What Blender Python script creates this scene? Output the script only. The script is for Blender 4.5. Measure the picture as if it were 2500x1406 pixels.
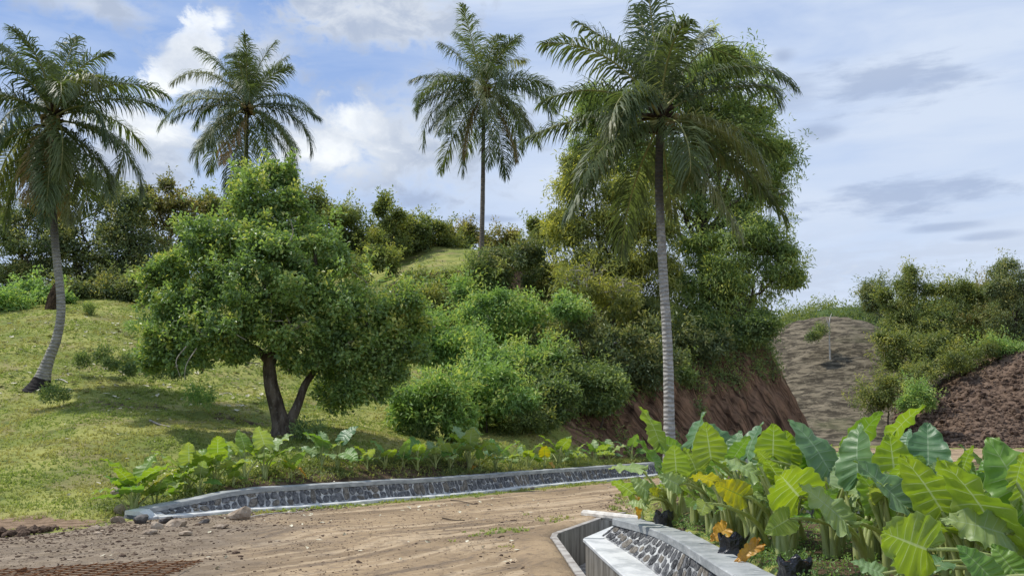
import bpy, math, random
import numpy as np
from mathutils import Vector, Matrix

SC = bpy.context.scene
for _o in list(bpy.data.objects):
    bpy.data.objects.remove(_o, do_unlink=True)
COL = SC.collection
R = math.radians
CAMZ, F, CX, CY, HZ = 1.7, 2200.0, 1250.0, 703.0, 1050.0
TH = math.atan((HZ - CY) / F)
CT, ST = math.cos(TH), math.sin(TH)

# ------------------------------------------------------------------ camera
cam_d = bpy.data.cameras.new('camera'); cam = bpy.data.objects.new('camera', cam_d); COL.objects.link(cam)
cam.location = (0, 0, CAMZ); cam.rotation_euler = (math.pi / 2 + TH, 0, 0)
cam_d.sensor_width = 36.0; cam_d.lens = 36.0 * F / 2500.0
cam_d.clip_start = 0.1; cam_d.clip_end = 4000
SC.camera = cam
SC.view_settings.view_transform = 'Standard'; SC.view_settings.look = 'None'
SC.view_settings.exposure = EXPOSURE = 0.2; SC.view_settings.gamma = 1.0
SC.view_settings.use_curve_mapping = False

# ------------------------------------------------------------------ sun
SUN = Vector((-0.50, 0.13, 0.86)).normalized()
sd = bpy.data.lights.new('sun', 'SUN'); so = bpy.data.objects.new('sun', sd); COL.objects.link(so)
sd.energy = 3.4; sd.angle = R(0.8); sd.color = (1.0, 0.955, 0.88)
so.rotation_euler = SUN.to_track_quat('Z', 'Y').to_euler(); so.location = (0, 0, 60)

# ------------------------------------------------------------------ node helper
class NT:
    def __init__(s, tree): s.t = tree
    def n(s, typ, ins=None, **kw):
        nd = s.t.nodes.new(typ)
        for k, v in kw.items(): setattr(nd, k, v)
        if ins:
            for k, v in ins.items(): s.put(nd.inputs[k], v)
        return nd
    def put(s, sock, v):
        if isinstance(v, bpy.types.NodeSocket): s.t.links.new(v, sock)
        elif isinstance(v, (tuple, list)) and sock.type == 'RGBA' and len(v) == 3: sock.default_value = (*v, 1)
        else: sock.default_value = v
    def m(s, op, a, b=None, c=None, clamp=False):
        nd = s.t.nodes.new('ShaderNodeMath'); nd.operation = op; nd.use_clamp = clamp
        s.put(nd.inputs[0], a)
        if b is not None: s.put(nd.inputs[1], b)
        if c is not None: s.put(nd.inputs[2], c)
        return nd.outputs[0]
    def mix(s, f, a, b, mode='MIX'):
        nd = s.t.nodes.new('ShaderNodeMix'); nd.data_type = 'RGBA'; nd.blend_type = mode
        s.put(nd.inputs[0], f); s.put(nd.inputs[6], a); s.put(nd.inputs[7], b)
        return nd.outputs[2]
    def noise(s, vec, scale, detail=4, rough=.55, dist=0.0):
        nd = s.n('ShaderNodeTexNoise', {'Scale': scale, 'Detail': detail, 'Roughness': rough, 'Distortion': dist})
        if vec is not None: s.put(nd.inputs['Vector'], vec)
        return nd.outputs['Fac']
    def mapv(s, vec, scale=(1, 1, 1), rot=(0, 0, 0), loc=(0, 0, 0)):
        return s.n('ShaderNodeMapping', {'Vector': vec, 'Scale': scale, 'Rotation': rot, 'Location': loc}).outputs[0]
    def ss(s, x, a, b):
        nd = s.n('ShaderNodeMapRange', {'Value': x, 'From Min': a, 'From Max': b, 'To Min': 0.0, 'To Max': 1.0})
        nd.interpolation_type = 'SMOOTHSTEP'
        return nd.outputs[0]
    def attr(s, name): return s.n('ShaderNodeAttribute', attribute_name=name).outputs['Fac']

# ------------------------------------------------------------------ world
def azel(px, py):
    u = Vector(((px - CX) / F, CT - (CY - py) / F * ST, ST + (CY - py) / F * CT)).normalized()
    return math.atan2(u.x, u.y), math.asin(u.z)
W = bpy.data.worlds.new('World'); SC.world = W; W.use_nodes = True
wt = W.node_tree; wt.nodes.clear(); w = NT(wt)
sky = w.n('ShaderNodeTexSky'); sky.sky_type = 'NISHITA'; sky.sun_disc = False
sky.sun_elevation = math.asin(SUN.z); sky.sun_rotation = math.atan2(SUN.x, SUN.y)
sky.air_density = 1.0; sky.dust_density = 0.6; sky.ozone_density = 2.0; sky.altitude = 100
d = w.n('ShaderNodeTexCoord').outputs['Generated']
sx = w.n('ShaderNodeSeparateXYZ', {0: d})
az = w.m('ARCTAN2', sx.outputs[0], sx.outputs[1]); el = w.m('ARCSINE', sx.outputs[2])
cmb = w.n('ShaderNodeCombineXYZ', {0: az, 1: w.m('MULTIPLY', el, 1.5), 2: 0.37}).outputs[0]
str_ = w.n('ShaderNodeCombineXYZ', {0: az, 1: w.m('MULTIPLY', el, 4.5), 2: 1.7}).outputs[0]
n1 = w.noise(cmb, 6.0, 9, .62, .35); n2 = w.noise(cmb, 19.0, 9, .62, .3)
n3 = w.noise(str_, 4.0, 6, .55, .4); n4 = w.noise(str_, 13.0, 6, .6, .2)
w1 = w.m('SUBTRACT', n1, .5); w2 = w.m('SUBTRACT', n2, .5); w4 = w.m('SUBTRACT', n4, .5)
def blob(px, py, rx, ry, soft=.5, warp=.5, src=None):
    a0, e0 = azel(px, py); ra, re = rx / F, ry / F
    src = w2 if src is None else src
    da = w.m('DIVIDE', w.m('SUBTRACT', az, a0), ra); de = w.m('DIVIDE', w.m('SUBTRACT', el, e0), re)
    r = w.m('SQRT', w.m('ADD', w.m('MULTIPLY', da, da), w.m('MULTIPLY', de, de)))
    r = w.m('ADD', r, w.m('ADD', w.m('MULTIPLY', src, warp * 2.4), w.m('MULTIPLY', w1, warp)))
    return w.ss(r, 1.0, 1.0 - soft)
def mx(*a):
    o = a[0]
    for b in a[1:]: o = w.m('MAXIMUM', o, b)
    return o
S_ = lambda c: tuple(v * 10.0 for v in c)
col = w.mix(.90, sky.outputs[0], S_((.235, .375, .70)))
col = w.mix(w.ss(el, .50, .05), col, S_((.52, .64, .83)))
# thin white veil, denser to the right and low down
veil = w.m('ADD', w.m('MULTIPLY', w.ss(az, -.30, .12), .72), w.m('MULTIPLY', w.m('SUBTRACT', n3, .42), 2.0))
veil = w.m('MULTIPLY', w.m('MAXIMUM', veil, 0.0), .95, clamp=True)
col = w.mix(veil, col, S_((.58, .665, .81)))
gaps = mx(blob(330, 110, 300, 120, .9, .5), blob(230, 170, 190, 110, .9, .5))
grey = mx(blob(880, 40, 360, 100, .6, 1.1), blob(200, 10, 260, 60, 1., 1.), blob(640, 150, 150, 130, .8, 1.1), blob(1010, 340, 330, 220, .9, 1.1),
          blob(330, 380, 260, 160, .8, 1.1), blob(800, 360, 240, 150, .8, 1.1), blob(470, 150, 130, 110, .8, 1.))
gcol = w.mix(w.ss(n2, .36, .64), S_((.42, .48, .59)), S_((.66, .70, .75)))
col = w.mix(w.m('MULTIPLY', grey, .85), col, gcol)
white = mx(blob(475, 105, 78, 75, .45, 1.15), blob(455, 180, 95, 60, .5, 1.15), blob(400, 205, 75, 48, .5, 1.1), blob(865, 300, 110, 75, .9, 1.2),
           blob(330, 300, 230, 60, 1., 1.2), blob(800, 370, 190, 80, 1., 1.2), blob(540, 60, 40, 40, 1., 1.))
white = w.m('MULTIPLY', white, w.m('ADD', .35, w.m('MULTIPLY', w.ss(n1, .34, .60), .65)))
col = w.mix(w.m('MULTIPLY', white, .95), col, S_((.90, .93, .95)))
dark = mx(blob(2190, 482, 270, 50, .8, 1.1, w4), blob(2150, 205, 270, 62, 1., 1.2, w4), blob(2320, 553, 110, 14, .7, .35, w4),
          blob(2430, 575, 90, 14, .7, .35, w4), blob(2000, 325, 70, 28, .8, .4, w4), blob(1910, 140, 40, 26, .9, .4, w4),
          blob(1010, 490, 130, 50, .9, 1.), blob(1180, 535, 120, 14, .8, .4, w4), blob(1900, 540, 100, 10, .8, .35, w4), blob(1930, 230, 110, 60, 1., .5, w4))
col = w.mix(w.m('MULTIPLY', dark, .72), col, S_((.33, .41, .58)))
bank = w.m('MULTIPLY', w.ss(w.m('ADD', el, w.m('MULTIPLY', w1, .06)), .235, .15), w.m('MULTIPLY', w.ss(el, .09, .15), w.ss(n4, .38, .6)))
col = w.mix(w.m('MULTIPLY', bank, .7), col, S_((.50, .57, .70)))
col = w.mix(w.m('MULTIPLY', w.ss(n2, .52, .72), w.m('MULTIPLY', bank, .6)), col, S_((.68, .73, .80)))
bg = w.n('ShaderNodeBackground', {'Color': col, 'Strength': 0.1})
w.t.links.new(bg.outputs[0], w.n('ShaderNodeOutputWorld').inputs[0])

# ------------------------------------------------------------------ geometry helpers
def P(px, py, d):
    rx, ry = (px - CX) / F, (CY - py) / F
    yc, zc = CT - ry * ST, ST + ry * CT
    return np.array([rx / yc * d, d, CAMZ + zc / yc * d])
def fade(t): return t * t * (3 - 2 * t)
_rs = np.random.RandomState(5); _perm = _rs.rand(256, 256)
def n2d(x, y):
    xi = np.floor(x).astype(int); yi = np.floor(y).astype(int); fx = fade(x - xi); fy = fade(y - yi)
    g = lambda a, b: _perm[a % 256, b % 256]
    return ((g(xi, yi) * (1 - fx) + g(xi + 1, yi) * fx) * (1 - fy) + (g(xi, yi + 1) * (1 - fx) + g(xi + 1, yi + 1) * fx) * fy) * 2 - 1
def fbm(x, y, o=4):
    s = 0; a = 1; 
    for k in range(o): s = s + a * n2d(x * 2 ** k + 17 * k, y * 2 ** k + 31 * k); a *= .5
    return s / 1.8
def sst(x, a, b): return fade(np.clip((x - a) / (b - a), 0, 1))

def mesh_np(name, parts, mats, smooth=False, attrs=None, uv=None):
    """parts: list of (V (n,3), F (m,k), material index)."""
    me = bpy.data.meshes.new(name)
    Vs = []; loops = []; tot = []; mi = []; off = 0
    for V, Fc, k in parts:
        V = np.asarray(V, float); Fc = np.asarray(Fc, int)
        Vs.append(V); loops.append((Fc + off).ravel()); tot.append(np.full(len(Fc), Fc.shape[1])); mi.append(np.full(len(Fc), k)); off += len(V)
    V = np.concatenate(Vs); L = np.concatenate(loops); T = np.concatenate(tot); M = np.concatenate(mi)
    me.vertices.add(len(V)); me.vertices.foreach_set('co', V.ravel())
    me.loops.add(len(L)); me.loops.foreach_set('vertex_index', L.astype('i4'))
    me.polygons.add(len(T)); me.polygons.foreach_set('loop_start', (np.cumsum(T) - T).astype('i4')); me.polygons.foreach_set('loop_total', T.astype('i4'))
    for m in mats: me.materials.append(m)
    me.polygons.foreach_set('material_index', M.astype('i4'))
    me.polygons.foreach_set('use_smooth', np.full(len(T), bool(smooth)))
    me.update(calc_edges=True)
    if attrs:
        for k, v in attrs.items():
            a = me.attributes.new(k, 'FLOAT', 'POINT'); a.data.foreach_set('value', np.asarray(v, 'f4'))
    if uv is not None:
        ul = me.uv_layers.new(name='UVMap'); ul.data.foreach_set('uv', np.asarray(uv)[L].astype('f4').ravel())
    return me
def link(name, me, parent=None, loc=None):
    o = bpy.data.objects.new(name, me); COL.objects.link(o)
    if parent is not None: o.parent = parent
    if loc is not None: o.location = loc
    return o
def part(name, parts, mats, root, **kw):
    """parts given in world coordinates; root is an unrotated empty"""
    b = np.array(root.location) if root is not None else 0
    if root is not None and root.parent is not None: b = b + np.array(root.parent.location)
    return link(name, mesh_np(name, [(np.asarray(V) - b, Fc, k) for V, Fc, k in parts], mats, **kw), root)
def thing(name, loc, label, cat, group=None):
    o = bpy.data.objects.new(name, None); COL.objects.link(o); o.location = [float(v) for v in loc]; o.empty_display_size = .1
    o['label'] = label; o['category'] = cat
    if group: o['group'] = group
    return o
def tag(o, label, cat, group=None):
    o['label'] = label; o['category'] = cat
    if group: o['group'] = group
    return o
def kind(o, k): o['kind'] = k; return o

def tube(pts, rad, n=8, cap=True, bump=0.0, rs=None):
    pts = np.asarray(pts, float); rad = np.asarray(rad, float); m = len(pts)
    t = np.gradient(pts, axis=0); t /= np.linalg.norm(t, axis=1)[:, None] + 1e-9
    a0 = np.array([0, 1, 0.]) if abs(t[0][1]) < .8 else np.array([1., 0, 0])
    V = []; u = np.cross(t[0], a0); u /= np.linalg.norm(u)
    ang = np.linspace(0, 2 * np.pi, n, endpoint=False)
    for i in range(m):
        u = u - t[i] * np.dot(u, t[i]); u /= np.linalg.norm(u); v = np.cross(t[i], u)
        r = rad[i] * (1 + (bump * (rs.rand(n) - .5) if bump else 0))
        V.append(pts[i] + (np.cos(ang) * r)[:, None] * u + (np.sin(ang) * r)[:, None] * v)
    V = np.concatenate(V); i = np.arange(m - 1)[:, None] * n; j = np.arange(n)[None]; k = (j + 1) % n
    Fc = np.stack([i + j, i + k, i + n + k, i + n + j], -1).reshape(-1, 4)
    if cap:
        c0, c1 = len(V), len(V) + 1
        V = np.vstack([V, pts[:1], pts[-1:]]); jj = np.arange(n); kk = (jj + 1) % n
        tri0 = np.stack([np.full(n, c0), kk, jj, jj], -1)[:, :3]; tri1 = np.stack([np.full(n, c1), (m - 1) * n + jj, (m - 1) * n + kk], -1)
        return V, Fc, np.vstack([tri0, tri1])
    return V, Fc, None
def tparts(pts, rad, n=8, mi=0, **kw):
    V, Q, T = tube(pts, rad, n, **kw)
    return [(V, Q, mi)] if T is None else [(V, np.vstack([np.column_stack([T, T[:, 2]])[:0].astype(int), Q]) if False else Q, mi), (V, T, mi)]
def merge(lst):
    """merge list of (V,F,mi) with the same arity"""
    out = {}
    for V, Fc, k in lst: out.setdefault((Fc.shape[1], k), []).append((V, Fc))
    res = []
    for (a, k), L in out.items():
        o = 0; Vs = []; Fs = []
        for V, Fc in L: Vs.append(V); Fs.append(Fc + o); o += len(V)
        res.append((np.concatenate(Vs), np.concatenate(Fs), k))
    return res
def curve(pts, n):
    pts = np.asarray(pts, float); m = len(pts)
    Q = np.vstack([2 * pts[0] - pts[1], pts, 2 * pts[-1] - pts[-2]])
    t = np.linspace(0, m - 1 - 1e-6, n); i = t.astype(int); f = (t - i)[:, None]
    a, b, c, d_ = Q[i], Q[i + 1], Q[i + 2], Q[i + 3]
    return .5 * ((2 * b) + (-a + c) * f + (2 * a - 5 * b + 4 * c - d_) * f ** 2 + (-a + 3 * b - 3 * c + d_) * f ** 3)
def resample(pts, n):
    pts = np.asarray(pts, float); s = np.r_[0, np.cumsum(np.linalg.norm(np.diff(pts, axis=0), axis=1))]
    q = np.linspace(0, s[-1], n)
    return np.stack([np.interp(q, s, pts[:, k]) for k in range(pts.shape[1])], 1), s[-1]

# ------------------------------------------------------------------ materials
def newmat(name):
    m = bpy.data.materials.new(name); m.use_nodes = True; m.node_tree.nodes.clear(); return m, NT(m.node_tree)
def finish(t, colr, rough=.8, spec=.3, bump=None, bstr=.4, bdist=.02, transl=None, tcol=None, coat=0):
    p = t.n('ShaderNodeBsdfPrincipled', {'Base Color': colr, 'Roughness': rough, 'Specular IOR Level': spec, 'Coat Weight': coat})
    if bump is not None:
        b = t.n('ShaderNodeBump', {'Strength': bstr, 'Distance': bdist, 'Height': bump}); t.t.links.new(b.outputs[0], p.inputs['Normal'])
    out = p.outputs[0]
    if transl:
        tr = t.n('ShaderNodeBsdfTranslucent', {'Color': tcol if tcol is not None else colr})
        mxs = t.n('ShaderNodeMixShader', {0: transl, 1: out, 2: tr.outputs[0]}); out = mxs.outputs[0]
    t.t.links.new(out, t.n('ShaderNodeOutputMaterial').inputs[0])
def foliage(name, c0, c1, c2, transl=.35, rough=.5, spec=.35):
    """c0 dark mature, c1 usual, c2 young/yellowing leaf colour; a per-leaf attribute picks among them"""
    m, t = newmat(name); v = t.attr('var')
    g = t.n('ShaderNodeNewGeometry')
    big = t.noise(g.outputs['Position'], .55, 2, .5)
    f = t.m('ADD', v, t.m('MULTIPLY', t.m('SUBTRACT', big, .5), 1.1))
    c = t.mix(t.ss(f, .0, .55), c0, c1); c = t.mix(t.ss(f, .62, 1.05), c, c2)
    tc = t.mix(.5, c, t.mix(1, c, (1.25, 1.15, .55), 'MULTIPLY')); tc = t.mix(1, tc, (1.5, 1.6, 1.1), 'MULTIPLY')
    finish(t, c, rough, spec, transl=transl, tcol=tc)
    return m
M_cashew = foliage('cashew_leaf', (0.106, 0.177, 0.068), (0.235, 0.343, 0.109), (0.476, 0.491, 0.144), .35, .42, .5)
M_acac = foliage('acacia_leaf', (0.133, 0.201, 0.083), (0.278, 0.358, 0.123), (0.5, 0.511, 0.128), .38, .5)
M_acacy = foliage('yellowing_acacia_leaf', (0.137, 0.175, 0.069), (0.291, 0.309, 0.098), (0.552, 0.524, 0.118), .38, .5)
M_bush = foliage('bush_leaf', (0.13, 0.222, 0.078), (0.272, 0.411, 0.134), (0.492, 0.538, 0.174), .35, .5)
M_dark = foliage('dark_leaf', (0.09, 0.131, 0.064), (0.193, 0.232, 0.102), (0.386, 0.364, 0.131), .3, .5)
M_brown = foliage('bronze_leaf', (0.105, 0.122, 0.052), (0.211, 0.209, 0.079), (0.394, 0.297, 0.105), .35, .5)
M_mid = foliage('scrub_leaf', (0.102, 0.141, 0.054), (0.213, 0.255, 0.083), (0.406, 0.39, 0.11), .35, .5)
M_far = foliage('far_leaf', (0.092, 0.133, 0.062), (0.185, 0.24, 0.094), (0.309, 0.332, 0.109), .35, .5)
M_weed = foliage('weed_leaf', (0.097, 0.153, 0.059), (0.192, 0.262, 0.097), (0.359, 0.407, 0.136), .35, .5)
M_frond = foliage('palm_leaflet', (0.058, 0.088, 0.034), (0.112, 0.146, 0.057), (0.223, 0.225, 0.106), .34, .48, .4)
M_drooping = foliage('dry_palm_leaflet', (0.194, 0.142, 0.06), (0.292, 0.21, 0.09), (0.369, 0.251, 0.14), .3, .6, .3)
def simple(name, a, b, scale=6, rough=.8, spec=.3, bstr=.4, bd=.02, det=6, stretch=(1, 1, 1), lo=.35, hi=.65, c=None, tr=None):
    m, t = newmat(name); co = t.n('ShaderNodeTexCoord').outputs['Object']
    geo = t.n('ShaderNodeNewGeometry').outputs['Position']
    v = t.mapv(geo, stretch); n = t.noise(v, scale, det, .6); cc = t.mix(t.ss(n, lo, hi), a, b)
    if c is not None: cc = t.mix(t.m('MULTIPLY', t.ss(t.noise(v, scale * 3.7, 5, .65), .55, .72), .8), cc, c)
    finish(t, cc, rough, spec, t.noise(v, scale * 5, 5, .6), bstr, bd, transl=tr)
    return m
M_bark = simple('dark_bark', (.05, .038, .028), (.15, .12, .09), 5, .9, .15, .8, .03, stretch=(1, 1, .35), c=(.22, .21, .18))
M_twig = simple('pale_twig', (.25, .22, .17), (.42, .38, .31), 6, .85, .2)
M_bone = simple('bleached_wood', (.5, .46, .40), (.68, .64, .56), 6, .85, .2)
M_boot = simple('palm_fibre', (.025, .018, .012), (.09, .06, .035), 9, .95, .1, .8, .04)
M_rachis = simple('palm_midrib', (.20, .21, .06), (.33, .31, .11), 5, .5, .4)
M_nut = simple('coconut_husk', (.16, .11, .03), (.30, .20, .06), 4, .55, .4, .2)
M_rock = simple('tan_rock', (.25, .19, .135), (.46, .37, .27), 5, .9, .2, .8, .03, c=(.45, .40, .33))
M_rockg = simple('grey_rock', (.07, .065, .06), (.21, .19, .175), 5, .9, .2, .8, .03)
M_clod = simple('earth_clod', (.055, .035, .025), (.17, .12, .085), 6, .95, .1, .8, .03)
M_cap = simple('rendered_concrete', (.23, .245, .245), (.40, .41, .40), 3.2, .85, .25, .5, .004, stretch=(1, 1, 3), lo=.3, hi=.7, c=(.52, .53, .51))
M_foot = simple('white_cement', (.42, .43, .42), (.66, .66, .63), 3.0, .85, .25, .5, .005, lo=.3, hi=.6, c=(.74, .73, .70))
M_mortar = simple('smeared_mortar', (.20, .20, .20), (.58, .58, .55), 9, .9, .2, .7, .01, stretch=(1, 1, .5), lo=.4, hi=.62)
M_stone = simple('dark_basalt', (.06, .062, .066), (.19, .19, .19), 11, .9, .15, .8, .012, c=(.46, .46, .45), lo=.35, hi=.68)
M_stoned = simple('smeared_basalt', (.035, .036, .038), (.12, .12, .12), 9, .9, .15, .8, .012, stretch=(1, 1, .35), c=(.55, .55, .53), lo=.4, hi=.62)
M_stoneb = simple('brownish_basalt', (.10, .09, .075), (.25, .22, .18), 11, .9, .15, .8, .012, c=(.46, .45, .43), lo=.35, hi=.68)
M_ditch = simple('stained_concrete', (.13, .115, .095), (.33, .31, .27), 2.6, .9, .2, .6, .008, stretch=(2.2, 2.2, .25), lo=.3, hi=.68, c=(.10, .085, .065))
M_lip = simple('worn_concrete_edge', (.26, .23, .20), (.47, .44, .39), 5, .9, .2, .6, .006)
M_rust = simple('rusty_steel', (.10, .038, .014), (.27, .115, .04), 14, .8, .3, .5, .002)
M_soil = simple('garden_soil', (.045, .03, .02), (.12, .08, .05), 5, .95, .1, 1, .04)
M_litter = simple('dry_leaf', (.48, .42, .26), (.78, .74, .58), 30, .7, .2, .2)
M_bag = None
m, t = newmat('black_polythene'); finish(t, (.008, .008, .010), .28, .6, t.noise(t.n('ShaderNodeTexCoord').outputs['Object'], 14, 4, .6), .9, .03); M_bag = m
m, t = newmat('grass_blade'); v = t.attr('var'); g = t.n('ShaderNodeNewGeometry')
dry = t.noise(g.outputs['Position'], .35, 3, .6)
c = t.mix(v, (.185, .235, .055), (.32, .37, .10)); c = t.mix(t.m('MULTIPLY', t.ss(dry, .44, .62), .8), c, (.40, .35, .13))
finish(t, c, .55, .3, transl=.4, tcol=t.mix(1, c, (1.4, 1.5, 1.0), 'MULTIPLY')); M_grass = m

# palm trunk: pale grey with dark ring scars and blotches
def palm_bark(name, pale, darkc, dark_lo, dark_hi, burnt=None):
    m, t = newmat(name); g = t.n('ShaderNodeNewGeometry').outputs['Position']; h = t.attr('h')
    rings = t.m('SINE', t.m('ADD', t.m('MULTIPLY', h, 52.0), t.m('MULTIPLY', t.noise(g, 2.2, 4), 13.0)))
    c = t.mix(t.ss(t.noise(t.mapv(g, (1, 1, 2.2)), 4.5, 6, .65), .40, .62), pale, tuple(x * .62 for x in pale))
    c = t.mix(t.m('MULTIPLY', t.ss(t.m('ADD', rings, t.m('MULTIPLY', t.m('SUBTRACT', t.noise(g, 6, 5, .7), .5), 2.4)), .35, 1.1), .45), c, tuple(x * .35 for x in pale))
    hh = t.m('ADD', h, t.m('MULTIPLY', t.m('SUBTRACT', t.noise(g, 1.6, 5), .5), 1.6))
    c = t.mix(t.m('MULTIPLY', t.ss(hh, dark_lo, dark_hi), .88), c, darkc)
    if burnt: c = t.mix(t.ss(t.m('ADD', h, t.m('MULTIPLY', t.noise(g, 9, 4), .14)), burnt + .03, burnt - .03), c, (.03, .026, .024))
    finish(t, c, .9, .2, t.m('ADD', rings, t.noise(g, 18, 5)), .5, .02)
    return m
PB1 = palm_bark('palm_bark_bent', (.36, .34, .295), (.055, .048, .04), 4.2, 6.6, .62)
PB2 = palm_bark('palm_bark_dark', (.16, .14, .115), (.05, .04, .03), 4.0, 9.0)
PB3 = palm_bark('palm_bark_brown', (.22, .185, .15), (.09, .07, .055), 5.0, 7.5)
PB4 = palm_bark('palm_bark_pale', (.50, .475, .43), (.07, .062, .055), 7.0, 8.6)

# big taro leaves: veins follow the mesh's own u (midrib to rim) and v (vein fan)
def leaf_mat(name, top, top2, under, vein, transl=.46, rough=.40):
    m, t = newmat(name); uv = t.n('ShaderNodeTexCoord').outputs['UV']; s = t.n('ShaderNodeSeparateXYZ', {0: uv})
    u, v = s.outputs[0], s.outputs[1]
    g = t.n('ShaderNodeNewGeometry'); oi = t.n('ShaderNodeObjectInfo').outputs['Random']
    fr = t.m('ABSOLUTE', t.m('SUBTRACT', t.m('FRACT', t.m('MULTIPLY', v, 11.0)), .5))
    lat = t.m('MULTIPLY', t.ss(fr, t.m('SUBTRACT', .455, t.m('MULTIPLY', t.m('SUBTRACT', 1.0, u), .03)), .495), t.ss(u, 1.0, .55))
    mid = t.ss(u, .055, .025); vn = t.m('MAXIMUM', lat, mid)
    fine = t.noise(g.outputs['Position'], 34, 4, .6); pat = t.noise(g.outputs['Position'], 3.5, 3, .5)
    ct = t.mix(t.ss(pat, .35, .65), top, top2); ct = t.mix(t.m('MULTIPLY', fine, .25), ct, tuple(x * .6 for x in top))
    ct = t.mix(t.m('MULTIPLY', oi, .45), ct, t.mix(1, ct, (1.35, 1.12, .6), 'MULTIPLY'))
    cu = t.mix(t.m('MULTIPLY', oi, .4), under, t.mix(1, under, (1.25, 1.02, .6), 'MULTIPLY'))
    base = t.mix(g.outputs['Backfacing'], ct, cu)
    rim = t.ss(u, .965, .985)
    spots = t.m('MULTIPLY', t.ss(t.noise(g.outputs['Position'], 7.5, 6, .7), .66, .74), t.ss(u, .3, .9))
    base = t.mix(t.m('MULTIPLY', spots, .75), base, (.30, .20, .07)); base = t.mix(t.m('MULTIPLY', t.ss(t.noise(g.outputs['Position'], 1.1, 2), .35, .65), .35), base, t.mix(1, base, (1.35, 1.12, .7), 'MULTIPLY'))
    base = t.mix(t.m('MULTIPLY', vn, t.mix(g.outputs['Backfacing'], (.50, .50, .50), (.85, .85, .85))), base, vein)
    base = t.mix(t.m('MULTIPLY', rim, .5), base, vein)
    tc = t.mix(t.m('MULTIPLY', vn, .75), t.mix(1, ct, (1.9, 1.72, .42), 'MULTIPLY'), tuple(x * 1.2 for x in vein))
    cell = t.m('SINE', t.m('MULTIPLY', v, 69.1))
    finish(t, base, rough, .45, t.m('ADD', t.m('MULTIPLY', cell, .5), t.m('MULTIPLY', fine, .35)), .25, .02, transl=transl, tcol=tc)
    return m
LM = {
 'lime': leaf_mat('taro_leaf_lime', (.15, .27, .045), (.20, .32, .05), (.26, .36, .085), (.46, .55, .24)),
 'green': leaf_mat('taro_leaf_green', (.11, .25, .055), (.155, .31, .065), (.24, .37, .10), (.38, .48, .22), .36),
 'blue': leaf_mat('taro_leaf_glaucous', (.085, .19, .090), (.13, .25, .125), (.22, .34, .15), (.34, .44, .26), .30, .42),
 'pale': leaf_mat('taro_leaf_pale', (.22, .35, .17), (.29, .41, .19), (.30, .38, .18), (.46, .55, .32), .36, .42),
 'yellow': leaf_mat('taro_leaf_yellowing', (.22, .30, .02), (.36, .36, .02), (.34, .37, .05), (.20, .30, .04), .40),
 'gold': leaf_mat('taro_leaf_dead_gold', (.58, .38, .07), (.50, .27, .05), (.56, .36, .10), (.36, .20, .05), .30),
}
m, t = newmat('taro_stalk'); g = t.n('ShaderNodeNewGeometry').outputs['Position']; oi = t.n('ShaderNodeObjectInfo').outputs['Random']
c = t.mix(t.ss(t.noise(t.mapv(g, (14, 14, 1.5)), 1.5, 3), .35, .65), (.44, .52, .18), (.60, .66, .28)); c = t.mix(t.m('MULTIPLY', oi, .4), c, (.38, .36, .14))
finish(t, c, *[.45, .4], transl=.35); M_stalk = m

# ground sheet: masks stored on the vertices say what grows or lies where, and where shade is painted
m, t = newmat('ground_cover'); g = t.n('ShaderNodeNewGeometry').outputs['Position']
N = lambda sc, det=5, st=(1, 1, 1), dist=0., ro=.6: t.noise(t.mapv(g, st), sc, det, ro, dist)
grs = t.mix(t.ss(N(.45, 5), .38, .62), (.19, .225, .055), (.34, .34, .10))
grs = t.mix(t.m('MULTIPLY', t.ss(N(1.4, 5, (1, 1.6, 1)), .52, .68), .75), grs, (.075, .11, .03))
grs = t.mix(t.m('MULTIPLY', t.ss(N(.6, 7, (1, 1, 1), .5, .65), .50, .64), .7), grs, (.27, .225, .11))
grs = t.mix(t.m('MULTIPLY', t.ss(N(9, 4), .60, .74), .5), grs, (.11, .085, .045))
rd = t.mix(t.ss(N(.35, 5, (1, 1, 1), .5), .36, .64), (.275, .198, .120), (.40, .29, .175))
s_ = t.attr('sc')
trk = t.n('ShaderNodeCombineXYZ', {0: t.m('MULTIPLY', t.m('ADD', s_, t.m('MULTIPLY', N(1.3, 6, (1, 1, 1), .3, .65), .35)), 1.9), 1: t.m('MULTIPLY', t.n('ShaderNodeSeparateXYZ', {0: g}).outputs[1], .10), 2: 0}).outputs[0]
tn = t.noise(trk, 1.6, 6, .62, .15)
rd = t.mix(t.m('MULTIPLY', t.ss(tn, .50, .60), .85), rd, (.52, .395, .255)); rd = t.mix(t.m('MULTIPLY', t.ss(tn, .46, .36), .75), rd, (.17, .13, .095))
sp = t.n('ShaderNodeSeparateXYZ', {0: g})
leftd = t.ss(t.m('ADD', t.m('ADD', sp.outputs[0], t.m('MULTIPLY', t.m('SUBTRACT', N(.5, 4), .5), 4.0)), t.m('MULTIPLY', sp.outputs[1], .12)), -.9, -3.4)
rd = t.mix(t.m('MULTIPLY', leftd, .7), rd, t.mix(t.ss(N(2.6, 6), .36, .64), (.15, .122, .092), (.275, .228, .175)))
rd = t.mix(t.m('MULTIPLY', t.ss(N(3.2, 8, (1, 1, 1), .3, .75), .50, .62), .55), rd, (.155, .118, .088))
rd = t.mix(t.m('MULTIPLY', t.ss(N(6, 6, (1, 1, 1), .3, .7), .56, .70), .75), rd, (.12, .09, .065))
rd = t.mix(t.m('MULTIPLY', t.ss(N(13, 5, (1, 1, 1), .1, .7), .60, .70), .6), rd, (.50, .42, .32))
clf_v = t.n('ShaderNodeCombineXYZ', {0: t.attr('al'), 1: t.m('MULTIPLY', t.n('ShaderNodeSeparateXYZ', {0: g}).outputs[2], .13), 2: 0.0}).outputs[0]
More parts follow.
